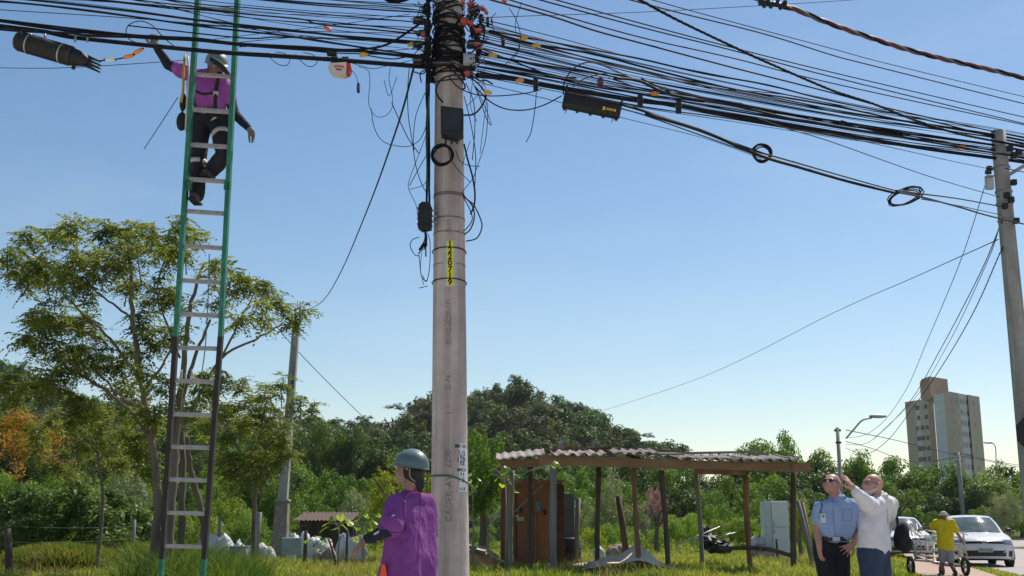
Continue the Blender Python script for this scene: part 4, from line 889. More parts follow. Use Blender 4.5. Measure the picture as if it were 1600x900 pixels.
# thin square pole at the left
x0 = XG(438,38); lp = thing('square_concrete_pole', 'slender square concrete pole with a rough thick foot behind the ladder tree', 'utility pole', (x0,38,0))
b = MB(); P0 = Vector((x0,38,1.9)); P1 = At(463,505,38)
def sq(bm, a, c, wa, wc):
    v = []
    for p, w_ in ((a,wa),(c,wc)): v += [p+Vector((sx*w_/2, sy*w_/2, 0)) for sx, sy in ((-1,-1),(1,-1),(1,1),(-1,1))]
    bm.add(v, [(0,1,2,3)[::-1],(4,5,6,7)]+[(i,(i+1)%4,4+(i+1)%4,4+i) for i in range(4)])
sq(b, P0, P1, .30, .22); b.build('shaft', polec2, lp)
b = MB(); sq(b, Vector((x0-.04,38,-.1)), Vector((x0,38,1.95)), .52, .40); b.build('foot', M('rough_foot_concrete',(.15,.12,.10),.95,.3,4,.8,col2=(.28,.25,.22)), lp)
b = MB(); sq(b, Vector((x0,38,1.95)), Vector((x0,38,2.0)), .48, .44); b.build('collar', polec2, lp)
for ch, py in (('1',596),('9',608),('0',500)):
    me = text_mesh(ch, .28, .002, bold=.012); me.materials.append(blki); q = At(456.5-(py-600)*.02,py,37.83); o_ = link('digit', me, lp, q-wloc(lp)); o_.rotation_euler = (pi/2,0,0)
# street lamp pole, far poles
def street_pole(px, top, Y, t0, label, arm=None, name='street_lamp', cat='street lamp'):
    x = XG(px, Y); o = thing(name, label, cat, (x,Y,0)); zt_ = At(px,top,Y).z
    b = MB(); b.tube([(x,Y,-.1),(x,Y,zt_)], [t0*1.25,t0], 12); b.build('shaft', polec2, o)
    if arm:
        P = [At(p[0],p[1],Y) for p in arm]; b = MB(); b.tube(spline(P,4), .05, 6); b.build('arm', steel, o)
        q = P[-1]; d = (P[-1]-P[-2]).normalized(); b = MB(); b.ball(q+d*.35,(.5,.16,.11),seg=10,rings=6); b.build('lamp_head', steel, o)
    b = MB(); b.box((x,Y,zt_-.15),(t0*3.5,.12,.12)); b.box((x,Y-.05,zt_-.8),(t0*3,.1,.1)); b.build('crossarm', blkb, o); return o
street_pole(1319.5,668,60,.095,'grey street lamp pole with a curved arm rising behind the man in blue',[(1322,685),(1335,670),(1347,657),(1362,653)])
street_pole(1507.5,706,96,.17,'grey pole standing in front of the trees above the boy in yellow',None,'utility_pole','utility pole')
o = street_pole(1556,745,118,.12,'far street lamp of which the head shows right of the apartment tower',[(1556,745),(1556,705),(1553,694),(1549,693)])
for p,lb in (([(1322,672,60),(1400,688,80),(1500,712,96),(1620,735,130)],'wire from the street lamp pole towards the apartment tower'),([(1322,690,60),(1360,700,70),(1430,722,84),(1500,714,96)],'lower wire from the street lamp pole to the far pole'),([(1508,710,96),(1560,722,110),(1640,733,140)],'wire leaving the far pole to the right')):
    cable(p, .9, lb, 'far wires by the apartment tower', n=6)

# ------------------------------------------------------------------ apartment tower
tan_ = M('tan_render', (.46,.36,.275), .9, .06, .3, 0); wht_ = M('pale_grey_render', (.56,.57,.60), .9, .06, .3, 0); brn_ = M('brown_render', (.37,.25,.175), .9, .06, .3, 0); bei_ = M('beige_render', (.50,.41,.31), .9, .06, .3, 0)
win_ = M('window_glass_dark', (.025,.03,.04), .2, .3, .7, 0); wfr = M('window_frame_pale', (.5,.5,.52), .6, .1, 1, 0); win2 = M('window_blind_light', (.45,.42,.38), .6, .2, .7, 0)
bd = thing('apartment_tower', 'beige and brown apartment tower with a stair block on its roof behind the trees', 'building', (XG(1470,285),285,0))
def fp(px, Y): d = At(px, 700, Y); return Vector((d.x, Y, 0))
secs = [((1419,303),(1435,299),tan_,628,0),((1435,299),(1441,297.5),wht_,624,2),((1441,297.5),(1455,294.5),bei_,622,2),((1455,294.5),(1464,292),brn_,619,0),((1464.5,288),(1481,281),wht_,617,3),((1481,281),(1490,278),bei_,613,0),((1490,278),(1505,282),tan_,613,2),((1505,282),(1519,286),wht_,614,3),((1519,285),(1537,290),bei_,614,1)]
H_ = At(1490,613,280).z
for (a_, c_, mt, ty, nw) in secs:
    A_ = fp(*a_); C_ = fp(*c_); h_ = min(H_+.4, At(a_[0],ty,a_[1]).z+.0); h_ = H_ if mt is not brn_ else H_+.3
    n_ = Vector((C_.y-A_.y, -(C_.x-A_.x), 0)).normalized()
    if n_.y > 0: n_ = -n_
    b = MB(); back = Vector(((A_.x+C_.x)/2, (A_.y+C_.y)/2, 0)).normalized()*9
    v = [A_, C_, C_+back, A_+back]; v = v+[q+Vector((0,0,h_)) for q in v]
    b.add(v, [(0,3,2,1),(4,5,6,7),(0,1,5,4),(1,2,6,5),(2,3,7,6),(3,0,4,7)]); b.build('wall', mt, bd)
    for k in range(nw):
        for fl in range(12):
            if nw > 1 or R.random() > .25:
                q = A_.lerp(C_, (k+.5)/nw)+Vector((0,0,h_-2.0-fl*2.72)); ang = math.atan2(C_.y-A_.y, C_.x-A_.x)
                mt2 = win_ if R.random() > .2 else win2
                b = MB(); b.box(q+n_*.03,(1.25,.10,1.35),ang); o = b.build('window', wfr, bd)
                b = MB(); b.box(q+n_*.10,(1.05,.06,1.15),ang)
                off = wloc(bd); me = bpy.data.meshes.new('pane'); me.from_pydata([tuple(Vector(a)-off) for a in b.v], [], b.f); me.materials.append(mt2); link('pane', me, o)
b = MB(); A_ = fp(1448,296); C_ = fp(1461,290); D_ = fp(1489,296); hh = At(1470,588,290).z
v = [A_, C_, D_, D_+Vector((-1,7,0)), A_+Vector((2,7,0))]; n_ = len(v); v = [q+Vector((0,0,H_-.5)) for q in v]+[Vector((q.x,q.y,hh)) for q in v]
b.add(v, [tuple(range(n_))[::-1], tuple(range(n_,2*n_))]+[(i,(i+1)%n_,n_+(i+1)%n_,n_+i) for i in range(n_)]); b.build('stair_block', brn_, bd)
# ------------------------------------------------------------------ ladder
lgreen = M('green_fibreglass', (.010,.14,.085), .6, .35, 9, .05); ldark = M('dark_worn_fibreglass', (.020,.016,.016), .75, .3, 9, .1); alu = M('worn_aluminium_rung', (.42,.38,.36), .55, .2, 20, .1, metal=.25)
def lad(px, py):        # point on the ladder's own slanting plane seen at px, py
    o = Vector((0,0,CAMZ)); d = At(px,py,10)-o; n_ = Vector((0, 5.8, 1.8)); c = Vector((0,12,0)); t_ = (c-o).dot(n_)/d.dot(n_); return o+d*t_
ld = thing('extension_ladder', 'long green and black extension ladder leaning on the cables with pale rungs', 'ladder', lad(285,960))
def rail(pa, pb, w_, mat, nm, off=0):
    A_ = lad(*pa); B_ = lad(*pb); b = MB(); o_ = Vector((0,.031,.1)).normalized()*off; b.beam(A_+o_, B_+o_, w_, .075, up=(0,-5.8,-1.8)); b.build(nm, mat, ld)
LB = lambda y: 253+(311-253)*(900-y)/900; RB = lambda y: 317+(372-317)*(900-y)/900
LB = lambda y: np.interp(y, [-60,0,120,325,525,700,900,980],[313,310,301,293,275,266,251,246]); RB = lambda y: np.interp(y, [-60,0,120,325,525,700,900,980],[374,371,364,354,345,334,317,311])
for f_, nm in ((LB,'left'),(RB,'right')):
    rail((f_(525),525),(f_(-60),-60), .042, lgreen, 'rail')
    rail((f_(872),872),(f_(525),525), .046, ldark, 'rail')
    rail((f_(975),975),(f_(872),872), .044, lgreen, 'rail')
    for y in (290,): rail((f_(y+7),y+7),(f_(y-7),y-7), .058, lgreen, 'coupling')
for y in (15,118,173,228,282,332,386,440,492,545,597,649,700,751,803,855):
    a_ = lad(LB(y)+1,y-2); c_ = lad(RB(y)-1,y+2 if y < 500 else y)
    b = MB(); b.beam(a_,c_,.030,.036 if 120 < y else .03,up=(0,.3,1)); b.build('rung', alu, ld)
b = MB(); b.tube(spline([lad(325,395)+Vector((0,.05,0)), lad(322,480)+Vector((0,.06,0)), lad(316,560)+Vector((0,.06,0)), lad(300,650)+Vector((0,.06,0))],6), .006, 5); b.build('hoist_rope', M('rope_green',(.08,.16,.10),.9), ld)
for px_ in (284,300): b = MB(); b.tube([lad(px_,578), lad(px_,592)], .01, 5); b.build('rung_hook', alu, ld)

# ------------------------------------------------------------------ shed of posts with a corrugated roof
w_red = M('reddish_weathered_wood', (.17,.085,.05), .9, .25, 5, .5, col2=(.32,.17,.10), stretch=(1,1,.2), bscale=20)
w_dark = M('dark_weathered_wood', (.06,.042,.035), .95, .3, 5, .5, col2=(.14,.095,.075), stretch=(1,1,.2), bscale=20)
w_grey = M('grey_weathered_wood', (.18,.165,.15), .95, .25, 5, .5, col2=(.30,.28,.25), stretch=(1,1,.2), bscale=20)
w_beam = M('sawn_beam_wood', (.25,.125,.068), .85, .3, 3, .4, col2=(.38,.21,.12), stretch=(.25,1,1), bscale=18)
roofc = M('fibre_cement_sheet', (.15,.125,.11), .9, .2, 2.5, .5, col2=(.36,.31,.275), bscale=20); rooff = M('old_roof_underlay', (.15,.11,.10), .9, .25, 2, .5, col2=(.24,.19,.17), bscale=20)
shed = thing('open_shed', 'open wooden shed of thin posts under a low corrugated roof', 'shed', (XG(1050,29),29,0))
posts = [(865,724,865,905,28.0,.085,w_grey),(936,730,933,897,29.2,.065,w_dark),(990,731,1000,903,28.0,.06,w_red),(1033,735,1045,903,28.2,.065,w_dark),(1087,737,1098,884,31,.065,w_grey),(1165,737,1173,893,29,.07,w_red),(1240,738,1240,900,28.2,.075,w_dark),(829,722,829,895,29.2,.06,w_dark),(800,735,798,890,29.8,.07,w_grey)]
for px,py,qx,qy,Y,r_,mt in posts:
    a_ = At(px,py,Y); c_ = Gd(qx,900); x_ = XG(qx,Y); S = spline([Vector((x_,Y,-.1)), Vector((x_*.5+a_.x*.5+R.uniform(-.04,.04),Y,a_.z*.5)), a_],5)
    b = MB(); b.tube(S,[r_*R.uniform(.88,1.12) for _ in S],8); b.build('post', mt, shed)
b = MB(); b.beam(At(842,719,27.9),At(985,722,27.9),.08,.24); b.build('beam', w_beam, shed)
b = MB(); b.beam(At(985,723.5,27.88),At(1262,731,27.9),.08,.22); b.build('beam', w_beam, shed)
b = MB(); b.box(At(1252,731,27.85),(.45,.06,.21)); b.build('beam_end', w_beam, shed)
b = MB(); b.beam(At(780,725,28.6),At(848,723,28.6),.08,.20); b.build('beam', w_beam, shed)
b = MB(); b.beam(At(1085,737,27.97),At(1165,738,27.97),.03,.12); b.build('board', w_red, shed)
for px in (850,930,1000,1080,1160,1235): b = MB(); b.beam(At(px,718,28.0)+Vector((0,.1,.02)), At(px,718,28.0)+Vector((0,3.2,.30)),.06,.08); b.build('rafter', w_dark, shed)
def corr(name, px0, px1, z0, Y0, dep, rise, mat, waves, amp=.035, tilt=0, seed=0):
    x0_ = At(px0,715,Y0).x; x1_ = At(px1,715,Y0).x; v = []; f = []; nx = waves*6
    for th in (0,.012):
        for j in range(4):
            for i in range(nx+1):
                x = x0_+(x1_-x0_)*i/nx; v.append((x, Y0+dep*j/3, z0+tilt*(i/nx)+rise*j/3+amp*cos(2*pi*i/6)+th+.01*sin(i*.7+seed+j)))
    n_ = (nx+1)*4; q = lambda i,j,s: s*n_+j*(nx+1)+i
    for j in range(3):
        for i in range(nx): f.append((q(i,j,1),q(i+1,j,1),q(i+1,j+1,1),q(i,j+1,1))); f.append((q(i,j,0),q(i,j+1,0),q(i+1,j+1,0),q(i+1,j,0)))
    for i in range(nx): f.append((q(i,0,0),q(i+1,0,0),q(i+1,0,1),q(i,0,1)))
    b = MB(); b.add(v,f,True); return b.build(name, mat, shed)
zr = At(1000,712.5,27.75).z
corr('roof_sheet', 862,965, At(900,711,27.7).z,27.72,2.1,.22,roofc,6,.042,seed=1)
corr('roof_sheet', 955,1030, At(1000,710.5,27.7).z+.02,27.66,2.1,.22,roofc,5,.042,seed=2)
corr('roof_sheet', 1058,1150, At(1100,718,27.7).z,27.72,2.2,.22,roofc,6,.042,seed=3)
corr('roof_sheet', 1142,1250, At(1200,720.5,27.7).z+.01,27.70,2.2,.22,roofc,7,.042,seed=4)
b = MB(); q = At(1045,714,27.75); b.box(q+Vector((0,.9,.13)),(.75,1.9,.05),Matrix.Rotation(.07,3,'X')); b.build('patch_board', w_grey, shed)
corr('roof_sheet', 1000,1240, At(1100,714,29.6).z+.03,29.7,1.6,.16,rooff,16,.02,-.1,5)
corr('roof_sheet', 862,1010, At(900,707,29.6).z,29.7,1.4,.14,rooff,10,.02,0,6)
corr('roof_sheet', 775,852, At(815,719,28.4).z,28.4,1.5,.25,roofc,6,.02,.12,7)
for i,(px,py,ln,a_) in enumerate([(870,702,.9,.1),(895,700,.5,-.5),(905,699,.7,.3),(925,698,.35,1.2),(938,701,.6,.1),(855,706,.6,0),(965,703,1.2,.05),(1130,707,2.2,.03),(1010,704,1.8,-.02),(912,695,.3,1.4),(930,703,.9,-.1),(880,697,.25,1.3)]):
    q = At(px,py,29.9); d = Vector((cos(a_),.2,sin(a_)))*ln/2; b = MB(); b.beam(q-d,q+d,.09,.06); b.build('loose_batten', R.choice([w_grey,w_dark,w_red]), shed)
b = MB(); P = spline([Gd(1150,890)+Vector((-.4,0,.55)), Vector((XG(1180,28.4),28.4,.62)), Vector((XG(1212,28.1),28.1,.56)), Vector((XG(1243,28),28,.42))],4)
for a_, c_ in zip(P,P[1:]): b.beam(a_,c_,.05,.10)
b.build('bent_rail', w_dark, shed)
# plywood cabin
ply = M('brown_plywood', (.20,.085,.040), .85, .18, 2, .3, col2=(.31,.14,.07), stretch=(1,1,.15), bscale=12); ply2 = M('dark_plywood_edge', (.11,.05,.03), .9, .2, 3, .3)
cb = thing('plywood_cabin', 'brown plywood cabin of two door panels under the left end of the shed', 'cabin', (XG(832,31),31,0))
zt = At(832,753,31).z
for a_, c_, mt, dy, tp in ((784,806,ply,0,-.12),(807,835,ply,.02,.02),(838,868,ply,.0,.0),(869,880,ply2,.05,-.03)):
    xa, xb = XG(a_,31), XG(c_,31); b = MB(); b.box(((xa+xb)/2,31+dy,(zt+tp)/2),(xb-xa-.012,.05,zt+tp)); b.build('door_panel' , mt, cb)
for px, w_ in ((836.5,.055),(783,.04),(868.5,.05)): b = MB(); b.box((XG(px,30.95),30.95,zt*.49),(w_,.06,zt*.98)); b.build('frame_post', w_red, cb)
b = MB(); b.box((XG(832,30.95),30.94,zt-.0),(XG(880,31)-XG(783,31),.09,.09)); b.build('top_rail', w_red, cb)
b = MB(); b.box((XG(880,31.6),31.7,zt*.48),(.05,1.3,zt*.96)); b.build('side_panel', ply2, cb)
b = MB(); b.box((XG(783,31.6)+.05,31.7,zt*.46),(.05,1.3,zt*.92)); b.build('side_panel', ply2, cb)
b = MB(); b.box((XG(832,31.6),32.3,zt*.46),(1.6,.05,zt*.9)); b.build('back_panel', ply2, cb)
b = MB(); b.box((XG(832,31.6),31.65,zt+.03),(1.7,1.5,.04)); b.build('roof', ply2, cb)
b = MB(); b.box(At(840,791,30.93),(.14,.012,.27)); b.build('blue_notice', M('faded_blue_paint',(.10,.22,.26),.7), cb)
b = MB(); b.box(At(813,811,30.93),(.2,.012,.11)); b.box(At(808,806,30.925),(.09,.012,.06)); b.build('pale_notice', M('worn_pale_paper',(.38,.34,.29),.9,.2), cb)
for px,py in ((814,797),(851,800)):
    b = MB(); q = At(px,py,30.93); b.box(q,(.05,.02,.16)); b.box(q+Vector((0,-.02,.04)),(.12,.03,.03)); b.box(q+Vector((.02,-.02,-.03)),(.10,.03,.025)); b.build('handle', blkb, cb)
b = MB(); b.beam(At(848,757,30.7),At(803,801,30.8),.03,.04); b.build('stick', w_grey, cb)
# sheets standing behind the cabin
o = thing('leaning_sheet', 'grey corrugated sheet standing right of the plywood cabin', 'metal sheet', (XG(890,33),33,0))
b = MB(); v = []; f = []; xa, xb = XG(882,33), XG(899,33)
for j,z in enumerate((.45,2.05)):
    for i in range(25): v.append((xa+(xb-xa)*i/24,33+.02*cos(i*pi/2),z))
b.add(v,[(i,i+1,25+i+1,25+i) for i in range(24)],True); b.build('sheet', M('grey_blue_sheet',(.16,.18,.20),.6,.2,2,.2), o)
b = MB(); b.box((XG(892,33),33.1,.9),(.05,.05,1.8)); b.build('stake', w_grey, o)
o = thing('blue_drum', 'dark purple plastic drum at the foot of the grey corrugated sheet', 'drum', (XG(892,32.6),32.6,0)); b = MB(); x_ = XG(893,32.6); b.tube([(x_,32.6,0),(x_,32.6,.05),(x_,32.6,.4),(x_,32.6,.78),(x_,32.6,.82)],[.24,.27,.285,.27,.24],18); b.build('body', M('purple_plastic',(.06,.045,.09),.5), o)
for z in (.28,.55): b = MB(); b.tube([(x_,32.6,z-.015),(x_,32.6,z+.015)],.295,18); b.build('hoop', M('drum_hoop',(.05,.04,.07),.5), o)

# fence posts and wires
FP = [(5,826,26,.085,w_dark,.15,'dark round fence post at the far left edge'),(205,812,33,.06,w_grey,0,'pale fence post behind the ladder foot, left of its rails'),(340,808,36,.05,w_grey,.0,'thin pale fence post beside the first white heap'),(402,800,36,.10,w_grey,-.1,'thick grey stump post left of the thin square pole'),(476,829,33,.055,w_dark,0,'dark fence post in front of the white heaps'),
  (512,842,31,.03,w_dark,.3,'slanting thin stake left of the papaya plant'),(541,828,31,.035,w_dark,0,'thin stake behind the papaya plant'),(905,778,32,.07,w_grey,-.1,'grey trunk like post right of the purple drum'),(968,775,31,.085,w_dark,.25,'stout leaning post behind the white sheet'),(1252,782,31,.06,w_grey,.35,'left one of two leaning grey posts right of the shed'),(1258,785,31.5,.07,w_grey,.25,'right one of two leaning grey posts right of the shed'),(1215,842,36,.04,w_dark,0,'low dark post beside the white fridge')]
for px,py,Y,r_,mt,ln,lb in FP:
    x_ = XG(px,Y); zt_ = At(px,py,Y).z; o = MB(); o.tube([(x_+ln,Y,-.1),(x_+ln*.4,Y,zt_*.6),(x_,Y,zt_)],[r_*1.1,r_,r_*.9],7); o.build_here('fence_post', mt, lb, 'fence post', 'fence posts across the lot')
for k, z in enumerate((.45,.8,1.15)):
    for (p0,p1,Y0,Y1,sd) in ((5,205,26,33,'left'),(205,476,33,33,'middle'),(905,1258,32,31.5,'right')):
        a_ = Vector((XG(p0,Y0),Y0,z)); c_ = Vector((XG(p1,Y1),Y1,z)); b = MB(); b.tube([a_.lerp(c_,i/8)-Vector((0,0,.05*sin(pi*i/8))) for i in range(9)],.003,4)
        b.build_here('fence_wire', bandm, ['lowest','middle','top'][k]+' fence wire in the '+sd+' stretch of the fence', 'wire', 'fence wires')
# white heaps, scrap, sheet, planks
wb = M('white_plastic_sacking', (.42,.41,.39), .7, .12, 3, .8, col2=(.70,.69,.67), bscale=9); gb = M('grey_blue_tarpaulin', (.25,.30,.36), .7, .2, 3, .5); rub = M('broken_brown_rubble', (.17,.11,.08), .95, .3, 6, .8, col2=(.40,.33,.28))
def heap(px, py, Y, wpx, hpx, mat, name, label, cat, group=None, seed=1, n=3):
    x_ = XG(px,Y); s_ = Y/F; o = thing(name, label, cat, (x_,Y,0), group); r = random.Random(seed); zt_ = At(px,py,Y).z
    for i in range(n):
        b = MB(); rx = wpx*s_/2*(.62 if n > 1 else 1); xx = x_+(i-(n-1)/2)*wpx*s_/max(n,1)*.7
        b.ball((xx,Y+r.uniform(-.2,.2),zt_*.38),(rx*r.uniform(.75,1.05),rx*.7,zt_*.6*r.uniform(.75,1.08)),seed+i,.26,22,14,freq=2.2); b.build('sack' if mat is wb else 'lump', mat, o)
    return o
heap(338,832,36,60,22,wb,'white_sack_heap','rounded white sack heap seen through the lower ladder','sack heap','white sack heaps',1,2)
heap(362,848,35,40,12,wb,'white_sack_heap','flat white sacks beside the small blue box','sack heap','white sack heaps',5,2)
heap(465,828,36,44,28,wb,'white_sack_heap','tall pointed white sack heap just right of the thin square pole','sack heap','white sack heaps',9,2)
heap(500,838,36,50,18,wb,'white_sack_heap','lower white heap right of the dark fence post','sack heap','white sack heaps',12,2)
heap(545,832,35,54,24,wb,'white_sack_heap','white grey heap behind the hand of the purple worker','sack heap','white sack heaps',15,2)
heap(405,850,37,50,12,wb,'white_sack_heap','low pale heap left of the thin square pole foot','sack heap','white sack heaps',19,3)
heap(505,856,34,40,10,rub,'rubble_heap','low brown rubble heap under the white heaps','rubble heap',None,22,3)
heap(935,850,35,24,8,wb,'white_sack_heap','small white rag lying right of the purple drum','sack heap','white sack heaps',31,1)
heap(1188,838,37,42,18,wb,'white_sack_heap','white sack heap against the left side of the fridge','sack heap','white sack heaps',33,2)
heap(1192,850,36.4,30,10,rub,'rubble_heap','brown rubble at the foot of the white fridge','rubble heap',None,36,3)
heap(970,848,36,46,16,rub,'brush_heap','heap of dark dead brushwood behind the middle shed posts','brush heap',None,39,3)
o = thing('blue_box', 'small grey blue box among the white sacks behind the ladder', 'box', (XG(372,34),34,0)); b = MB(); b.box((XG(372,34),34,.32),(.5,.35,.42)); b.build('body', gb, o); b = MB(); b.box((XG(372,34),34,.55),(.54,.39,.03)); b.build('lid', gb, o)
o = thing('leaning_board', 'pale blue board leaning among the white heaps by the square pole', 'board', (XG(455,34.5),34.5,0)); b = MB(); b.box((XG(455,34.5),34.5,.55),(.6,.04,.5),Matrix.Rotation(.2,3,'X')); b.build('board', M('pale_blue_board',(.30,.36,.42),.7), o); b = MB(); b.box((XG(458,34.5),34.6,.3),(.06,.04,.6)); b.build('prop', whtp, o)
o = thing('wooden_cross_stake', 'pale crossed sticks standing between the ladder and the square pole', 'sticks', (XG(383,34),34,0)); b = MB(); x_ = XG(382,34); b.beam((x_,34,0),(x_,34,.98),.035,.035); b.build('stick', w_grey, o); b = MB(); b.beam((x_-.15,34,.55),(x_+.16,34,.85),.035,.035); b.build('stick', w_grey, o)
o = thing('low_shack', 'low shack roof of brown sheets behind the papaya plant', 'shack', (XG(508,44),44,0))
b = MB(); v = []; f = []; xa, xb = XG(465,44), XG(556,44); za = At(500,813,44).z
for j,(yy,zz) in enumerate(((43,za),(45.2,za+.32))):
    for i in range(61): v.append((xa+(xb-xa)*i/60,yy,zz+.03*cos(i*pi/2)))
b.add(v,[(i,i+1,61+i+1,61+i) for i in range(60)],True); b.build('roof_sheet', M('brown_roof_sheet',(.085,.055,.042),.9,.2,3,.4), o)
for px in (468,500,530,554): b = MB(); b.tube([(XG(px,43.2),43.2,-.1),(XG(px,43.2),43.2,za)],.05,6); b.build('post', w_dark, o)
b = MB(); b.box((XG(510,45),45.1,za*.5),(xb-xa-.2,.06,za)); b.build('back_wall', w_dark, o)
o = thing('parked_car', 'dark blue green car showing between the tall pole and the cabin', 'car', (XG(755,60),60,0))
b = MB(); b.prism([(-2.1,.35),(-2.1,.8),(-1.3,.95),(-.8,1.35),(.9,1.38),(1.6,.95),(2.1,.85),(2.1,.35)],-.8,.8,(XG(755,60),60,0)); b.build('body', M('teal_car_paint',(.02,.07,.09),.35), o)
b = MB(); b.prism([(-1.15,.97),(-.75,1.28),(.8,1.3),(1.35,.97)],-.812,-.803,(XG(755,60),60,0)); b.build('window', M('car_glass_dark',(.03,.05,.06),.1), o)
b = MB(); b.box((XG(755,60)+.1,60,1.4),(1.9,1.5,.05)); b.build('roof', M('pale_car_roof',(.35,.38,.42),.4), o)
for dx in (-1.3,1.3): b = MB(); c_ = Vector((XG(755,60)+dx,59.2,.32)); b.tube([c_,c_+Vector((0,.2,0))],.32,14); b.build('wheel', blkb, o)
o = thing('tile_pile', 'pile of broken pale roof tiles over orange earth between the tall pole and the cabin', 'tile pile', (XG(748,30),30,0))
b = MB(); b.ball((XG(748,30),30.2,0),(.62,.5,.62),4,.15,18,10); b.build('earth', M('orange_earth',(.42,.24,.13),.95,.2,5,.5), o)
for i in range(26):
    x_ = R.uniform(-.55,.6); z_ = .66-.30*abs(x_+.3)-.18*max(0,x_)+R.uniform(-.05,.02); b = MB(); b.box((XG(748,30)+x_,30-.15+R.uniform(-.12,.3),max(.08,z_)),(R.uniform(.12,.26),.16,.018),Matrix.Rotation(R.uniform(.1,.5),3,'Y') @ Matrix.Rotation(R.uniform(-.3,.6),3,'X')); b.build('tile', R.choice([roofc,wb,w_grey]), o)
# cream sheet spread under the shed
sh = M('cream_canvas', (.62,.52,.40), .9, .08, 2, .5, col2=(.72,.62,.50), bscale=5); v = []; f = []; x0_, x1_ = XG(905,28.6), XG(1048,28.6); nx, ny = 48, 20
for j in range(ny+1):
    for i in range(nx+1):
        u, w2 = i/nx, j/ny; x = x0_+(x1_-x0_)*(u+.04*sin(w2*5)); y = 27.6+2.6*w2+.25*sin(u*4)
        pk = .50*math.exp(-((u-.62)/.17)**2-((w2-.4)/.35)**2)+.18*math.exp(-((u-.3)/.14)**2-((w2-.5)/.4)**2)
        v.append((x,y,.20+pk+.05*noise.noise((x*2.2,y*2.2,0))+.02*noise.noise((x*7,y*7,3))-.06*(abs(u-.5)*2)**3))
f = [(j*(nx+1)+i,j*(nx+1)+i+1,(j+1)*(nx+1)+i+1,(j+1)*(nx+1)+i) for j in range(ny) for i in range(nx)]
b = MB(); b.add(v,f,True); o = b.build_here('canvas_sheet', sh, 'cream canvas sheet peaked over a heap on the grass under the shed', 'canvas sheet', loc=(XG(980,28.6),28.6,0))
# fridge
o = thing('white_fridge', 'old white fridge standing in the grass behind the last shed posts', 'fridge', (XG(1213,37),37,0)); x_ = XG(1213,37); zt_ = At(1213,783,37).z
fw = M('faded_white_enamel',(.66,.70,.69),.45,.06,2,.05)
b = MB(); b.box((x_,37,zt_/2),(.76,.62,zt_)); b.build('body', fw, o)
b = MB(); b.box((x_-.27,36.67,zt_/2),(.20,.05,zt_-.03)); b.build('side_shade_strip', M('fridge_shadow_side',(.52,.56,.55),.5,.05,2), o)  # shade of the fridge's side painted as a strip of darker enamel
b = MB(); b.box((x_+.11,36.66,zt_*.78),(.53,.06,zt_*.40)); b.build('door', fw, o)
b = MB(); b.box((x_+.11,36.66,zt_*.285),(.53,.06,zt_*.56)); b.build('door', fw, o)
for z_ in (.62,.5): b = MB(); b.box((x_-.1,36.62,zt_*z_),(.025,.03,.16)); b.build('handle', steel, o)
# scrap heap
o = thing('scrap_heap', 'heap of black scrap and aluminium poles on the grass under the shed', 'scrap heap', (XG(1118,33),33,0))
for i,(px,py,w_,h_) in enumerate([(1118,850,46,18),(1108,842,26,22),(1132,856,26,12),(1106,826,10,14)]):
    b = MB(); b.ball((XG(px,33),33+R.uniform(-.2,.2),At(px,py,33).z-.05),(w_/2*33/F,.35,h_/2*33/F),40+i,.5,16,10,freq=3.2); b.build('black_scrap', M('black_scrap_%d' % i,(.015,.02,.02),.5,.4,8,.4), o)
for (a0,a1,b0,b1) in ((1056,852,1125,823),(1056,852,1064,866),(1078,855,1092,835),(1128,838,1150,832),(1120,842,1142,833),(1085,862,1110,858)): b = MB(); b.tube([At(a0,a1,32.6),At(b0,b1,32.6)],.02,6); b.build('pole', M('pale_aluminium',(.45,.46,.46),.45,.1,9,0,metal=.4), o)
# papaya plant and the twiggy broad leaved shoot at the cabin
bl = leafM('papaya_leaf', (.13,.22,.02), (.34,.44,.05), .45, .4, 0, 0)
def big_leaf_plant(label, px, base, Y, stems, name, cat, ls=.3, mat=bl, seed=3):
    r = random.Random(seed); x_ = XG(px,Y); o = thing(name, label, cat, (x_,Y,0)); bb = MB(); bb.tube([(x_,Y,-.05),(x_+.02,Y,base*.6),(x_,Y,base)],[.035,.025,.015],6)
    for (px2,py2) in stems:
        tip = At(px2,py2,Y+r.uniform(-.3,.3)); bb.tube(spline([Vector((x_,Y,base)), Vector((x_,Y,base)).lerp(tip,.5)+Vector((0,0,.1)), tip],3),.008,4)
        n_ = (tip-Vector((x_,Y,base))); a0 = math.atan2(n_.y,n_.x); b = MB(); pts = []
        K = 14; L_ = ls*r.uniform(.75,1.2); tilt = Matrix.Rotation(a0,3,'Z') @ Matrix.Rotation(r.uniform(.2,.9),3,'Y') @ Matrix.Rotation(r.uniform(-.6,.6),3,'X')
        rim = []
        for k in range(K+1):
            a = -2.6+5.2*k/K; rr_ = L_*(.55+.45*(1 if k % 2 else .55))*(1-.25*abs(a)/2.6)
            rim.append(tip+tilt @ Vector((cos(a)*rr_, sin(a)*rr_*.8, .12*L_*sin(a*2.0))))
        b.add([tip]+rim,[(0,k+1,k+2) for k in range(K)]); q = b.build('leaf', mat, o)
        at_ = q.data.attributes.new('tint','FLOAT','POINT'); at_.data.foreach_set('value',[r.random()]*len(q.data.vertices))
    bb.build('stem', w_grey, o); return o
big_leaf_plant('young papaya plant with bright yellow green leaves in front of the low shack',527,1.15,30,[(512,818),(520,810),(532,808),(545,815),(552,822),(508,826),(536,822),(524,825)],'papaya_plant','plant',.19)
big_leaf_plant('leafy shoot with big pale leaves beside the hand of the purple worker',566,1.3,31,[(558,812),(572,806),(585,815),(560,826),(580,828),(592,806),(568,838),(556,842)],'leafy_shoot','plant',.13,seed=6)
big_leaf_plant('low leafy shoot in front of the white heaps',490,.6,31,[(480,846),(495,838),(505,848),(488,856),(512,842),(498,858)],'leafy_shoot','plant',.13,seed=9)
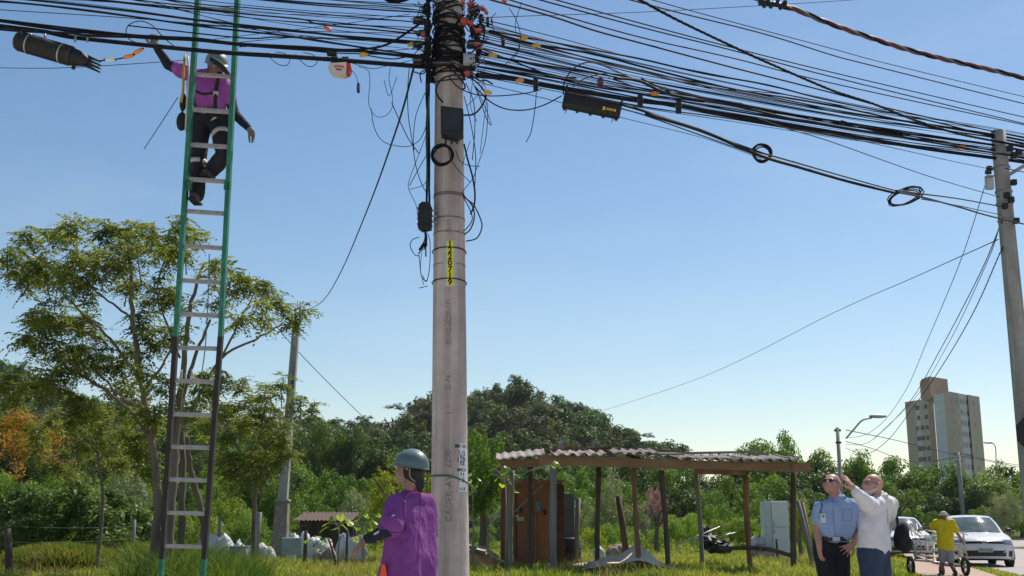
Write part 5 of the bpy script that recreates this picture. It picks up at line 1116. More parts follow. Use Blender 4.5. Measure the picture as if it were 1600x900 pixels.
big_leaf_plant('broad leaved shoot with backlit leaves left of the plywood cabin',790,2.1,27,[(770,732),(780,726),(788,740),(776,748),(796,752),(784,758),(792,730),(806,768),(766,742),(868,724),(862,728)],'leafy_shoot','plant',.13,seed=12)
big_leaf_plant('thin leafy weeds just right of the tall pole',738,1.7,29,[(735,752),(742,760),(748,748),(736,770),(733,742)],'leafy_shoot','plant',.12,seed=15)
# ------------------------------------------------------------------ people
def rcone(bm, a, ra, c, rc, seg=14):
    """round ended tapering limb piece"""
    a = Vector(a); c = Vector(c); d = c-a; L_ = d.length
    if L_ < 1e-5: return bm.ball(a, max(ra, rc), seg=seg, rings=8)
    d.normalize(); pts = []; rad = []
    for i in range(5): t_ = i/4*pi/2; pts.append(a-d*ra*cos(t_)); rad.append(max(ra*sin(t_), 1e-4))
    for i in range(5): t_ = i/4*pi/2; pts.append(c+d*rc*sin(t_)); rad.append(max(rc*cos(t_), 1e-4))
    # tube() estimates tangents from neighbours; all points are in line, so rings stay square to the axis
    return bm.tube(pts, rad, seg)
def chain(bm, pts):
    for (a, ra), (c, rc) in zip(pts, pts[1:]): rcone(bm, a, ra, c, rc)
def ell(bm, c, rad, fr=None):
    bm.ball(c, rad, seg=20, rings=12, rot=fr)
def frame(fwd, up=(0,0,1)):
    """matrix whose columns are right, forward, up of something facing fwd"""
    f = Vector(fwd).normalized(); r = f.cross(Vector(up)).normalized(); u = r.cross(f); return Matrix((r, f, u)).transposed()
def torso(b, chest, pel, ax, secs, k, shift=None):
    T = [q[0] for q in secs]; n_ = int((T[-1]-T[0])/.035)
    for i in range(n_+1):
        t = T[0]+(T[-1]-T[0])*i/n_; w_ = float(np.interp(t, T, [q[1] for q in secs])); r_ = float(np.interp(t, T, [q[2] for q in secs]))
        q = chest.lerp(pel, t)
        if shift: q = q+shift(t)
        rcone(b, q-ax*max(w_-.055, .01), r_*k, q+ax*max(w_-.055, .01), r_*k)
def solid(name, bm, vox, mat, parent, label=None, smooth=4, fold=None, fscale=6, cut=None):
    """melts the shapes into one continuous skin"""
    off = wloc(parent)
    me = bpy.data.meshes.new('tmp'); me.from_pydata([tuple(Vector(v)-off) for v in bm.v], [], bm.f)
    o = bpy.data.objects.new('tmp', me); COL.objects.link(o)
    m = o.modifiers.new('r', 'REMESH'); m.mode = 'VOXEL'; m.voxel_size = vox; m.use_smooth_shade = True
    if smooth: s = o.modifiers.new('s', 'SMOOTH'); s.iterations = smooth; s.factor = .5
    dg = bpy.context.evaluated_depsgraph_get(); dg.update()
    out = bpy.data.meshes.new_from_object(o.evaluated_get(dg)); bpy.data.objects.remove(o); out.name = name
    if cut: pass
    if fold:
        n_ = len(out.vertices); co = np.empty(n_*3); no = np.empty(n_*3); out.vertices.foreach_get('co', co); out.vertex_normals.foreach_get('vector', no)
        co = co.reshape(-1,3); no = no.reshape(-1,3)
        k = np.array([noise.ridged_multi_fractal(Vector((p[0]*fscale, p[1]*fscale, p[2]*fscale*.55)), .9, 2.1, 3, 1, 2) for p in co])
        k = (k-k.mean())/max(k.std(), 1e-6); co += no*(np.clip(k, -2, 2)*fold*.5)[:,None]; out.vertices.foreach_set('co', co.ravel())
    out.polygons.foreach_set('use_smooth', np.ones(len(out.polygons), bool)); out.materials.clear(); out.materials.append(mat); out.update()
    return tag(link(name, out, parent), label)
def hand(bm, wrist, dirn, palmn, size=1.0, curl=.3, spread=.16, thumb=1, curls=None):
    """palm, four unequal bent fingers and a thumb leaving the palm's side; palmn is where the palm looks"""
    d = Vector(dirn).normalized(); n_ = Vector(palmn); n_ = (n_-d*n_.dot(d)).normalized(); s = d.cross(n_)*thumb
    W = Vector(wrist); k = size
    rcone(bm, W, .027*k, W+d*.03*k, .029*k)
    for off_ in (-.026, -.009, .009, .026):
        rcone(bm, W+d*.02*k+s*off_*.6*k, .015*k, W+d*.085*k+s*off_*k*1.05, .0125*k, 10)
    ln = [.072, .080, .074, .058]
    for i, off_ in enumerate((.031, .0105, -.0105, -.031)):
        cv = curls[i] if curls else curl*(1+.12*i); base = W+d*.088*k+s*off_*k; a = spread*(1.5-i)*.8
        f_ = (d*cos(a)+s*sin(a)).normalized(); p = base; ang = 0; r_ = .0098*k
        for j, frac in enumerate((.46,.31,.23)):
            ang += cv*(.7 if j == 0 else 1.1); q = p+(f_*cos(ang)+n_*sin(ang))*ln[i]*frac*k; rcone(bm, p, r_, q, r_*.9, 9); p = q; r_ *= .9
    t0 = W+d*.028*k+s*.026*k; t1 = t0+(d*.62+s*.78+n_*.25).normalized()*.040*k; t2 = t1+(d*.85+s*.45+n_*.35).normalized()*.030*k; t3 = t2+(d*.95+s*.15+n_*.4).normalized()*.025*k
    chain(bm, [(t0,.0145*k),(t1,.0115*k),(t2,.0105*k),(t3,.009*k)])
def head(bm, c, fr, k=1.0, ears=True):
    """c: centre of the skull; fr: columns right, forward, up"""
    g = lambda x, y, z: Vector(c)+fr @ Vector((x*k, y*k, z*k))
    E = lambda x, y, z, r: ell(bm, g(x,y,z), Vector(r)*k, fr)
    E(0,-.012,.02,(.076,.094,.088)); E(0,.025,-.01,(.066,.072,.085)); E(0,.04,-.062,(.052,.052,.042)); E(0,.066,-.088,(.026,.024,.020))
    rcone(bm, g(-.036,.072,.022), .014*k, g(.036,.072,.022), .014*k)          # brow
    rcone(bm, g(0,.086,.012), .010*k, g(0,.108,-.026), .0125*k)               # nose
    for s in (-1,1): E(s*.014,.096,-.030,(.009,.010,.008)); E(s*.043,.060,-.030,(.022,.022,.022)); rcone(bm, g(s*.030,.02,-.075), .022*k, g(s*.052,-.01,-.05), .02*k)
    rcone(bm, g(-.018,.090,-.056), .0065*k, g(.018,.090,-.056), .0065*k); rcone(bm, g(-.015,.087,-.068), .008*k, g(.015,.087,-.068), .008*k)   # lips
    if ears:
        for s in (-1,1): E(s*.078,-.008,-.008,(.010,.020,.032)); E(s*.084,-.014,.010,(.008,.016,.016))
def eyes(parent, c, fr, k=1.0):
    g = lambda x, y, z: Vector(c)+fr @ Vector((x*k, y*k, z*k))
    for s in (-1,1): b = MB(); b.ball(g(s*.031,.080,.002), .0125*k, seg=10, rings=8); b.build('eye', M('eye_white',(.5,.48,.45),.3,.02,9,0) if 'eye_white' not in bpy.data.materials else bpy.data.materials['eye_white'], parent); b = MB(); b.ball(g(s*.031,.0895,.002), .0055*k, seg=8, rings=6); b.build('pupil', blki, parent)
skin = M('skin', (.36,.185,.13), .5, .12, 14, .08, col2=(.44,.24,.175), bscale=90); skin_d = M('tanned_skin', (.17,.085,.055), .5, .12, 14, .08, col2=(.24,.125,.08), bscale=90); skin_p = M('ruddy_skin', (.42,.20,.15), .5, .12, 14, .08, col2=(.52,.27,.21), bscale=90)
skin_w = M('warm_brown_skin', (.27,.135,.085), .5, .12, 14, .08, col2=(.35,.185,.12), bscale=90)
purple = M('purple_workwear', (.15,.032,.18), .9, .12, 5, .35, col2=(.235,.060,.265), bscale=60); purple_l = M('faded_purple_workwear', (.28,.06,.29), .85, .12, 5, .35, col2=(.38,.10,.39), bscale=60)
navy = M('dark_trousers', (.012,.013,.020), .85, .2, 5, .2, bscale=60); denim = M('blue_denim', (.030,.045,.085), .9, .2, 8, .25, bscale=80)
blue = M('light_blue_shirt', (.25,.345,.55), .85, .06, 4, .2, col2=(.31,.41,.62), bscale=50); wsh = M('pale_striped_shirt', (.55,.54,.56), .8, .05, 4, .2, col2=(.64,.63,.65), bscale=50)
ylw = M('yellow_shirt', (.62,.45,.006), .85, .08, 4, .2, col2=(.72,.55,.012), bscale=50); gry = M('grey_shorts', (.26,.26,.29), .9, .1, 4, .2); hairb = M('dark_hair', (.012,.009,.008), .6, .3, 30, .3); shoe = M('black_leather', (.015,.013,.012), .5, .2, 9, .1)
bootm = M('brown_boot', (.055,.035,.028), .8, .3, 9, .2); sleeve = M('dark_sleeve_knit', (.012,.016,.028), .9, .2, 9, .2); glovem = M('grey_glove', (.20,.19,.18), .9, .3, 12, .3); helm = M('grey_green_helmet', (.10,.15,.145), .42, .1, 4, .03); helmg = M('pale_grey_helmet', (.17,.21,.225), .45, .08, 4, .03)
refl = M('reflective_band', (.50,.47,.42), .6, .1, 20, .05); strap = M('dark_harness_strap', (.02,.018,.02), .8, .2, 20, .1); strapy = M('yellow_harness_strap', (.55,.32,.03), .8, .15, 20, .1)
def helmet(parent, c, fr, mat, k=1.0):
    g = lambda x, y, z: Vector(c)+fr @ Vector((x*k, y*k, z*k)); b = MB(); seg = 28; rings = 9; v = []
    for i in range(rings+1):
        th = pi/2*i/rings*1.06
        for q in range(seg):
            a = 2*pi*q/seg; x, y, z = sin(th)*cos(a)*.112, sin(th)*sin(a)*.137-.012, cos(th)*.118+.030; z += .006*math.exp(-(x/.02)**2)
            v.append(g(x,y,z))
    b.add(v, [(i*seg+q,(i+1)*seg+q,(i+1)*seg+(q+1)%seg,i*seg+(q+1)%seg) for i in range(rings) for q in range(seg)], True); b.build('helmet_shell', mat, parent)
    b = MB(); v = []
    for q in range(seg):
        a = 2*pi*q/seg; ex = 1.04+.30*max(0,sin(a))**3
        for s_, zz in ((.985,.026),(ex,.018-.012*max(0,sin(a))**2),(ex,.012-.012*max(0,sin(a))**2),(.985,.018)): v.append(g(cos(a)*.112*s_, sin(a)*.137*s_-.012, zz))
    b.add(v, [(q*4+j,q*4+(j+1)%4,((q+1)%seg)*4+(j+1)%4,((q+1)%seg)*4+j) for q in range(seg) for j in range(4)]); b.build('helmet_brim', mat, parent)
def leg(b, p, hip, knee, ank, r=(.085,.062,.055)):
    chain(b, [(hip, r[0]), (Vector(hip).lerp(Vector(knee),.5), (r[0]+r[1])/2*1.02), (knee, r[1]), (Vector(knee).lerp(Vector(ank),.35), r[1]*.98), (ank, r[2])])
def shoe_at(parent, ank, fwd, mat, k=1.0):
    f = Vector(fwd).normalized(); a = Vector(ank); b = MB(); chain(b, [(a+Vector((0,0,.02)), .050*k), (a+Vector((0,0,-.035))-f*.02, .046*k)]); chain(b, [(a+Vector((0,0,-.045))-f*.02,.040*k),(a+Vector((0,0,-.045))+f*.07,.044*k),(a+Vector((0,0,-.052))+f*.15,.036*k)])
    o = solid('shoe', b, .009, mat, parent, smooth=3); b = MB(); b.beam(a+Vector((0,0,-.088))-f*.065*k, a+Vector((0,0,-.088))+f*.19*k, .085*k, .018); b.build('sole', blki, o)

from mathutils.bvhtree import BVHTree
def cast(parent_obj, rows, lift=.004):
    me = parent_obj.data; off = wloc(parent_obj); t = BVHTree.FromPolygons([v.co+off for v in me.vertices], [tuple(p.vertices) for p in me.polygons]); out = []; o = Vector((0,0,CAMZ))
    for p in rows:
        h = t.ray_cast(o, (At(p[0],p[1],10)-o).normalized())
        if h[0] is not None: out.append(h[0]+h[1]*lift)
    return out
# --- woman in purple with the grey green hard hat, seen from behind her left shoulder
def person(label, loc, group=None): return thing('person', label, 'person', loc, group)
W = lambda px, py, dY=0: At(px, py, 8.0+dY)
pw = person('person in purple work shirt and grey green hard hat beside the tall pole', (XG(636,8),8.0,0))
hc = W(640,735,0); hf = frame((-.93,.32,.16)); ls, rs = W(619,789,-.12), W(663,786,.13); chest = (ls+rs)/2
pel = Vector(((XG(634,8)),8.02,.93)); sh_ax = (rs-ls).normalized()
le, lw = W(609,827,-.24), W(572,843,-.16)
b = MB(); head(b, hc, hf, .98)
chain(b, [(hc+Vector((.015,0,-.06)),.052),(chest+Vector((0,0,.03)),.060),(chest+Vector((.0,0,-.14)),.07),(pel,.09)])
chain(b, [(ls,.055),(le,.041),(lw,.030)]); hand(b, lw, (-.8,.1,-.60), (.5,.3,-.8), .98, .42, .12, 1)
re_, rw = rs+Vector((.02,.02,-.27)), rs+Vector((-.10,.22,-.45)); chain(b, [(rs,.055),(re_,.041),(rw,.030)]); hand(b, rw, (-.3,.5,-.8), (-.8,-.4,0), .95, .4, .1, -1)
hl, hr = pel-sh_ax*.10, pel+sh_ax*.10; kl, kr = hl+Vector((-.12,.04,-.42)), hr+Vector((.05,-.02,-.42)); al, ar = Vector((kl.x-.02,kl.y,.09)), Vector((kr.x+.12,kr.y-.05,.09))
leg(b,None,hl,kl,al); leg(b,None,hr,kr,ar); solid('body', b, .0075, skin_w, pw); eyes(pw, hc, hf, .98)
b = MB(); U = lambda t, off=0: chest.lerp(pel, t)
torso(b, chest, pel, sh_ax, ((.05,.13,.085),(.22,.155,.115),(.45,.15,.135),(.72,.145,.150),(1.02,.150,.160),(1.28,.155,.165)), .90)
for q, r0 in ((ls,1),(rs,-1)): rcone(b, chest+Vector((0,0,.02)), .075, q+Vector((0,0,-.005)), .078)
rcone(b, ls, .078, ls.lerp(le,.8), .086); rcone(b, rs, .080, rs.lerp(re_,.75), .088)
rcone(b, chest+Vector((0,0,.045)), .075, hc.lerp(chest,.66)+Vector((.012,0,.0)), .062)
solid('work_shirt', b, .009, purple, pw, fold=.012, fscale=4.5, smooth=6)
b = MB(); chain(b, [(ls.lerp(le,.7),.054),(le,.051),(le.lerp(lw,.92),.036)]); solid('under_sleeve', b, .008, sleeve, pw, fold=.004)
def seam(par, rows, r_, mat, nm, shirt):
    Q_ = cast(shirt, [Vector((p.x,p.y,0)) for p in spline([Vector((a_[0],a_[1],0)) for a_ in rows],6)], .001)
    if len(Q_) > 3: b = MB(); b.tube(Q_, r_, 4); b.build(nm, mat, par)
b = MB(); chain(b, [(rs.lerp(re_,.7),.05),(re_,.047),(rw,.035)]); solid('under_sleeve', b, .008, sleeve, pw)
b = MB(); 
for k in range(3): q = le.lerp(lw,.45+.06*k)+Vector((.0,-.050,.012)); b.box(q,(.012,.006,.026),Matrix.Rotation(.9,3,'Y'))
b.build('sleeve_print', refl, pw)
b = MB(); leg(b,None,hl,kl,al,(.105,.085,.08)); leg(b,None,hr,kr,ar,(.105,.085,.08)); rcone(b,hl,.12,hr,.12); solid('trousers', b, .011, navy, pw, fold=.006)
shoe_at(pw, al, (-.8,.5,0), bootm); shoe_at(pw, ar, (-.8,.5,0), bootm)
helmet(pw, hc+hf @ Vector((0,.0,.012)), hf, helm, .93)
b = MB(); g = lambda x,y,z: hc+hf @ Vector((x,y,z)); ell(b, g(0,-.045,.0),(.080,.066,.085),hf); chain(b,[(g(-.01,-.075,-.03),.040),(g(-.005,-.100,-.08),.030),(g(0,-.105,-.125),.018)]); ell(b,g(-.07,-.02,-.01),(.016,.04,.05),hf); solid('hair', b, .008, hairb, pw, fold=.006, fscale=14)
b = MB(); b.tube(spline([g(-.090,.02,.02),g(-.086,.0,-.04),g(-.072,-.01,-.075),g(-.05,.04,-.100)],4),.0035,5); b.tube(spline([g(-.095,-.04,.02),g(-.085,-.05,-.04),g(-.07,-.09,-.07)],4),.005,5); b.build('chin_strap', M('grey_webbing',(.22,.21,.20),.8), pw)
b = MB(); b.tube(spline([g(-.082,.0,.006),g(-.075,.075,.008),g(-.04,.100,.002),g(0,.108,.004)],5),.003,5); b.build('glasses', M('thin_metal',(.4,.25,.15),.4), pw)
pk = M('pink_piping',(.75,.12,.20),.7,.1,9,0)
nb = frame((-.75,.65,0)); gb_ = lambda x, z, y=-.125: chest+nb @ Vector((x,y,z))
P = [gb_(-.155,-.035,-.045),gb_(-.13,.0,-.080),gb_(-.07,.005,-.100),gb_(.0,-.012,-.112),gb_(.07,-.02,-.108),gb_(.14,-.025,-.085)]
from mathutils.bvhtree import BVHTree
def cling(parent_obj, pts, lift=.003, inward=None):
    """lays points on the outside of a garment, coming from its viewer side"""
    me = parent_obj.data; off = wloc(parent_obj); t = BVHTree.FromPolygons([v.co+off for v in me.vertices], [tuple(p.vertices) for p in me.polygons]); out = []
    for p in pts:
        h = t.find_nearest(Vector(p)); out.append(h[0]+h[1]*lift)
    return out
shirt_w = [c for c in pw.children if c.name.startswith('work_shirt')][0]
dps = M('dark_purple_seam',(.07,.015,.085),.9,.1,9,0)
for rows_ in ([(632,776),(630,792),(631,810),(634,828)],[(594,822),(605,829),(620,832),(633,829)],[(657,772),(656,800),(654,840),(652,880)]): seam(pw, rows_, .0028, dps, 'seam', shirt_w)
seam(pw, [(633,777),(641,771),(651,769),(662,772),(672,774)], .0032, pk, 'piping', shirt_w)
for pts, nm, mt, r_ in (([W(616,793,-.35),W(622,790,-.35)],'sleeve_emblem',refl,.006),([W(612,796,-.35),W(619,795,-.35)],'sleeve_emblem',refl,.004),([W(657,760,-.3),W(658,764,-.3)],'collar_emblem',refl,.004),([W(665,762,-.3),W(667,766,-.3)],'collar_emblem',refl,.004)):
    b = MB(); b.tube(cling(shirt_w, pts, .002), r_, 5); b.build(nm, mt, pw)
b = MB(); q = W(600,905,-.15); b.prism([(-.05,-.12),(.055,-.12),(.008,.10),(-.012,.10)],-.04,.04,q); b.build('orange_flag', M('orange_cloth',(.9,.10,.03),.7), pw)

fence_ = None
# --- man in blue shirt looking up
W = lambda px, py, dY=0: At(px, py, 11.7+dY)
pb = person('bald man in light blue shirt with identity badge, hand on hip, looking up', (XG(1310,11.7),11.7,0), 'two men watching the work')
hc = W(1300,757,0); hf = frame((-.62,-.68,.34)); ls, rs = W(1337,791,.02), W(1283,795,-.05); chest = (ls+rs)/2; pel = Vector((XG(1310,11.7),11.75,.95)); ax = (ls-rs).normalized()
le, lw = W(1346,826,.12), W(1333,850,-.06); re_, rw = W(1277,828,-.02), W(1280,853,-.10)
b = MB(); head(b, hc, hf, 1.04)
chain(b, [(hc+Vector((.02,.01,-.07)),.060),(chest+Vector((0,0,.05)),.066),(chest+Vector((0,0,-.14)),.07),(pel,.09)])
chain(b, [(ls,.06),(le,.046),(lw,.031)]); hand(b, lw, (-.75,-.45,-.42), (.0,.8,-.3), 1.08, .10, .30, 1)
chain(b, [(rs,.06),(re_,.045),(rw,.031)]); hand(b, rw, (.05,.0,-1), (.9,.2,0), 1.0, .35, .08, -1)
hl, hr = pel+ax*.10, pel-ax*.10; kl, kr = hl+Vector((-.03,-.02,-.43)), hr+Vector((.05,-.03,-.43)); al, ar = Vector((kl.x,kl.y+.03,.09)), Vector((kr.x+.02,kr.y+.02,.09))
leg(b,None,hl,kl,al); leg(b,None,hr,kr,ar); solid('body', b, .0075, skin_p, pb)
b = MB()
torso(b, chest, pel, ax, ((.02,.17,.085),(.2,.17,.112),(.42,.145,.130),(.60,.120,.138)), .90)
rcone(b, chest+Vector((0,0,.02)), .08, ls, .082); rcone(b, chest+Vector((0,0,.02)), .08, rs, .080); rcone(b, ls, .084, ls.lerp(le,.82), .084); rcone(b, rs, .080, rs.lerp(re_,.6), .076)
rcone(b, chest+Vector((0,0,.05)), .080, hc.lerp(chest,.62)+Vector((.01,.01,0)), .066)
sb = solid('shirt', b, .009, blue, pb, fold=.016, fscale=4.2, smooth=6)
q0 = chest.lerp(pel,.99)
def collar(parent, c, axis, r_, mat, open_dir, nm='collar'):
    b = MB(); z_ = Vector(axis).normalized(); f_ = Vector(open_dir); f_ = (f_-z_*f_.dot(z_)).normalized(); s_ = f_.cross(z_); v = []; n_ = 24
    for i in range(n_+1):
        a = .28+(2*pi-.56)*i/n_; d_ = f_*cos(a)+s_*sin(a); drop = .012+.030*math.exp(-((min(a,2*pi-a)-.28)/.5)**2)
        v += [Vector(c)+d_*r_+z_*.024, Vector(c)+d_*(r_+.012)+z_*.020, Vector(c)+d_*(r_+.026)-z_*drop, Vector(c)+d_*(r_+.012)-z_*drop*.9]
    b.add(v,[(i*4+j,i*4+(j+1)%4,(i+1)*4+(j+1)%4,(i+1)*4+j) for i in range(n_) for j in range(4)]+[(0,1,2,3),(n_*4+3,n_*4+2,n_*4+1,n_*4)],True); b.build(nm, mat, parent)
nk = hc.lerp(chest,.60)+Vector((.012,.01,0)); collar(pb, nk, (hc-chest), .072, blue, (-.6,-.8,0))
b2 = MB(); leg(b2,None,hl,kl,al,(.100,.088,.075)); leg(b2,None,hr,kr,ar,(.100,.088,.075)); rcone(b2,hl+Vector((-.01,0,.02)),.108,hr+Vector((.01,0,.02)),.108); rcone(b2,hl+Vector((-.01,0,.06)),.105,hr+Vector((.01,0,.06)),.105); solid('trousers', b2, .011, navy, pb, fold=.004)
bz = At(1310,842,11.6).z; b = MB(); cx = q0.x; P = []
for a in np.linspace(0, 2*pi, 29)[:-1]:
    P.append((cx+.168*cos(a), q0.y-.02+.135*sin(a)))
v = [(x,y,bz-.022) for x,y in P]+[(x,y,bz+.022) for x,y in P]; n_ = len(P); b.add(v,[(i,(i+1)%n_,n_+(i+1)%n_,n_+i) for i in range(n_)],True); b.build('belt', shoe, pb)
b = MB(); b.box((W(1302,842).x,q0.y-.158,bz),(.075,.012,.042)); b.build('belt_buckle', sil, pb)
shoe_at(pb, al, (-.4,-.9,0), shoe); shoe_at(pb, ar, (-.6,-.8,0), shoe)
lan = cling(sb, spline([W(1293,773,-.3),W(1296,785,-.35),W(1294,800,-.4),W(1292,808,-.4)],4), .004)
b = MB(); b.tube(lan,.006,5); b.build('lanyard', M('dark_lanyard',(.03,.04,.12),.7), pb)
b = MB(); q = W(1292,814)
q = cling(sb, [W(1292,814,-.4)], .012)[0]; b.box(q,(.062,.008,.092),.35); b.build('identity_badge', whtp, pb)
b = MB(); b.box(q+Vector((.0,-.008,.02)),(.03,.004,.02),.35); b.build('badge_print', M('badge_blue',(.1,.2,.5),.6), pb)
g = lambda x,y,z: hc+hf @ Vector((x*1.04,y*1.04,z*1.04))
drk = M('dark_lens',(.02,.015,.015),.15,.2,9,0)
for s in (-1,1): b = MB(); b.ball(g(s*.034,.092,.006),(.026,.010,.017),seg=12,rings=8,rot=hf); b.build('lens', drk, pb)
b = MB(); b.tube([g(-.085,-.01,.012),g(-.078,.06,.012),g(-.055,.095,.012),g(0,.104,.014),g(.055,.095,.012),g(.078,.06,.012),g(.085,-.01,.012)],.0035,5); b.build('glasses_frame', drk, pb)

# --- man in pale shirt pointing up to the left
W = lambda px, py, dY=0: At(px, py, 11.3+dY)
pp = person('bald man with white beard and untucked pale shirt pointing up with one hand', (XG(1376,11.3),11.3,0), 'two men watching the work')
hc = W(1363,758,0); hf = frame((-.90,-.36,.22)); ls, rs = W(1389,789,.14), W(1362,790,-.12); chest = (ls+rs)/2+Vector((0,0,0)); pel = Vector((XG(1377,11.3),11.33,.92)); ax = (ls-rs).normalized()
# the raised arm is the one nearer to us
re_, rw = W(1352,786,-.30), W(1334,765,-.42); le, lw = ls+Vector((.03,.20,-.25)), ls+Vector((-.04,.22,-.48))
b = MB(); head(b, hc, hf, 1.04)
chain(b, [(hc+Vector((.025,.01,-.07)),.060),(chest+Vector((0,0,.05)),.066),(chest+Vector((0,0,-.14)),.07),(pel,.09)])
chain(b, [(rs,.06),(re_,.045),(rw,.031)]); hand(b, rw, (-.55,-.1,.82), (-.65,.55,-.4), 1.12, .10, .32, 1, curls=[.05,.12,.25,.35])
chain(b, [(ls,.042),(le,.036),(lw,.029)]); hand(b, lw, (-.1,0,-1), (-.9,0,0), 1.0, .35, .08, 1)
hl, hr = pel+ax*.09, pel-ax*.09; kl, kr = hl+Vector((.0,-.02,-.42)), hr+Vector((-.0,-.0,-.42)); al, ar = Vector((kl.x+.02,kl.y,.09)), Vector((kr.x,kr.y,.09))
leg(b,None,hl,kl,al); leg(b,None,hr,kr,ar); solid('body', b, .0075, skin_p, pp)
b = MB(); fwd = Vector((-.9,-.4,0)).normalized()
torso(b, chest, pel, ax, ((.02,.125,.085),(.2,.135,.115),(.42,.13,.135),(.65,.13,.150),(.86,.13,.152)), .86, lambda t: fwd*(.05*sin(min(t,1)*pi)))
rcone(b, chest+Vector((0,0,.02)), .08, ls, .088); rcone(b, chest+Vector((0,0,.02)), .08, rs, .088); rcone(b, rs, .088, re_, .068); rcone(b, re_, .068, rw.lerp(re_,.15), .047); rcone(b, ls, .086, le, .060); rcone(b, le, .060, lw, .042)
rcone(b, chest+Vector((0,0,.05)), .080, hc.lerp(chest,.62)+Vector((.02,.01,0)), .066)
solid('shirt', b, .009, wsh, pp, fold=.018, fscale=4.0, smooth=6)
nk = hc.lerp(chest,.60)+Vector((.02,.01,0)); collar(pp, nk, (hc-chest), .072, wsh, (-.9,-.4,0))
b = MB(); leg(b,None,hl,kl,al,(.120,.095,.085)); leg(b,None,hr,kr,ar,(.120,.095,.085)); rcone(b,hl,.125,hr,.125); solid('jeans', b, .011, denim, pp, fold=.006)
shoe_at(pp, al, (-.9,-.3,0), shoe); shoe_at(pp, ar, (-.9,-.3,0), shoe)
b = MB(); b.tube([rw.lerp(re_,.12)+Vector((0,0,0)), rw.lerp(re_,.0)],.036,10); b.build('watch_strap', blki, pp)
g = lambda x,y,z: hc+hf @ Vector((x*1.04,y*1.04,z*1.04))
for s in (-1,1): b = MB(); b.tube([g(s*.034+cos(a)*.024,.098,.003+sin(a)*.016) for a in np.linspace(0,2*pi,12)],.0025,5,caps=False); b.build('lens_rim', drk, pp)
b = MB(); b.tube([g(-.086,-.01,.01),g(-.078,.06,.01),g(-.058,.098,.008)],.0028,5); b.tube([g(.086,-.01,.01),g(.078,.06,.01),g(.058,.098,.008)],.0028,5); b.build('glasses_frame', drk, pp)
b = MB(); ell(b, g(0,.048,-.080),(.058,.052,.036),hf); ell(b, g(0,.080,-.088),(.032,.028,.026),hf); rcone(b, g(-.022,.092,-.046), .008, g(.022,.092,-.046), .008)
for s in (-1,1): rcone(b, g(s*.045,.04,-.066), .026, g(s*.068,.005,-.035), .020)
solid('beard', b, .007, M('white_stubble',(.50,.40,.36),.9,.15,30,.3), pp)
bg_ = thing('shoulder_bag', 'black bag hanging behind the man in the pale shirt', 'bag', W(1412,840,.15)); b = MB(); q = W(1408,838,.15); ell(b, q,(.07,.10,.14),Matrix.Rotation(.25,3,'Y')); ell(b, q+Vector((.03,0,-.07)),(.085,.09,.085)); solid('bag_body', b, .012, M('black_bag_cloth',(.008,.008,.009),.85), bg_, fold=.006)
b = MB(); b.tube(spline([W(1398,795,.15),W(1402,812,.2),W(1403,828,.2)],4),.014,5); b.build('strap', strap, bg_)

# --- boy in yellow pushing the cart
W = lambda px, py, dY=0: At(px, py, 27.0+dY)
py_ = person('person in yellow T shirt and grey shorts pushing the cage cart', (XG(1478,27),27,0))
hc = W(1474,806); hf = frame((-.15,1,-.10)); ls, rs = W(1463,816), W(1487,816,-.02); chest = (ls+rs)/2; pel = W(1478,856); ax = (rs-ls).normalized()
le, lw = W(1456,824,.15), W(1442,825,.45); re_, rw = W(1495,832,.05), W(1502,842,.3)
b = MB(); head(b, hc, hf, .98); chain(b, [(hc+Vector((.01,-.01,-.06)),.05),(chest,.06),(chest.lerp(pel,.4),.06),(pel,.08)])
chain(b, [(ls,.05),(le,.038),(lw,.027)]); hand(b, lw, (-.8,.5,-.1), (0,.4,-.9), 1.0, .8, .05, 1); chain(b, [(rs,.05),(re_,.038),(rw,.027)]); hand(b, rw, (.2,.9,-.2), (0,.2,-1), 1.0, .8, .05, -1)
hl, hr = pel-ax*.085, pel+ax*.085; kl, kr = hl+Vector((.02,.10,-.32)), hr+Vector((.0,.02,-.33)); al, ar = Vector((XG(1481,27)-.13,27.05,.08)), Vector((XG(1490,27)-.03,26.8,.09))
leg(b,None,hl,kl,al,(.07,.054,.042)); leg(b,None,hr,kr,ar,(.07,.054,.042)); solid('body', b, .009, skin_d, py_)
b = MB()
torso(b, chest, pel, ax, ((.0,.14,.07),(.25,.145,.10),(.55,.13,.112),(.85,.13,.118),(.95,.13,.118)), 1.0)
rcone(b, chest, .075, ls, .072); rcone(b, chest, .075, rs, .072); rcone(b, ls, .074, ls.lerp(le,.8), .078); rcone(b, rs, .074, rs.lerp(re_,.75), .080)
solid('tee_shirt', b, .011, ylw, py_, fold=.014, fscale=5)
b = MB(); chain(b, [(hl,.095),(hl.lerp(kl,.85),.088)]); chain(b, [(hr,.095),(hr.lerp(kr,.85),.088)]); rcone(b,hl,.105,hr,.105); rcone(b,hl+Vector((0,0,.06)),.10,hr+Vector((0,0,.06)),.10); solid('shorts', b, .011, gry, py_, fold=.006)
shoe_at(py_, al, (-.1,1,0), shoe); shoe_at(py_, ar, (.1,1,0), shoe)
b = MB(); g = lambda x,y,z: hc+hf @ Vector((x,y,z)); ell(b, g(0,-.01,.035),(.088,.105,.075),hf); ell(b, g(0,.0,.022),(.145,.165,.012),hf); solid('cap', b, .009, M('pale_cap',(.42,.38,.33),.9), py_)

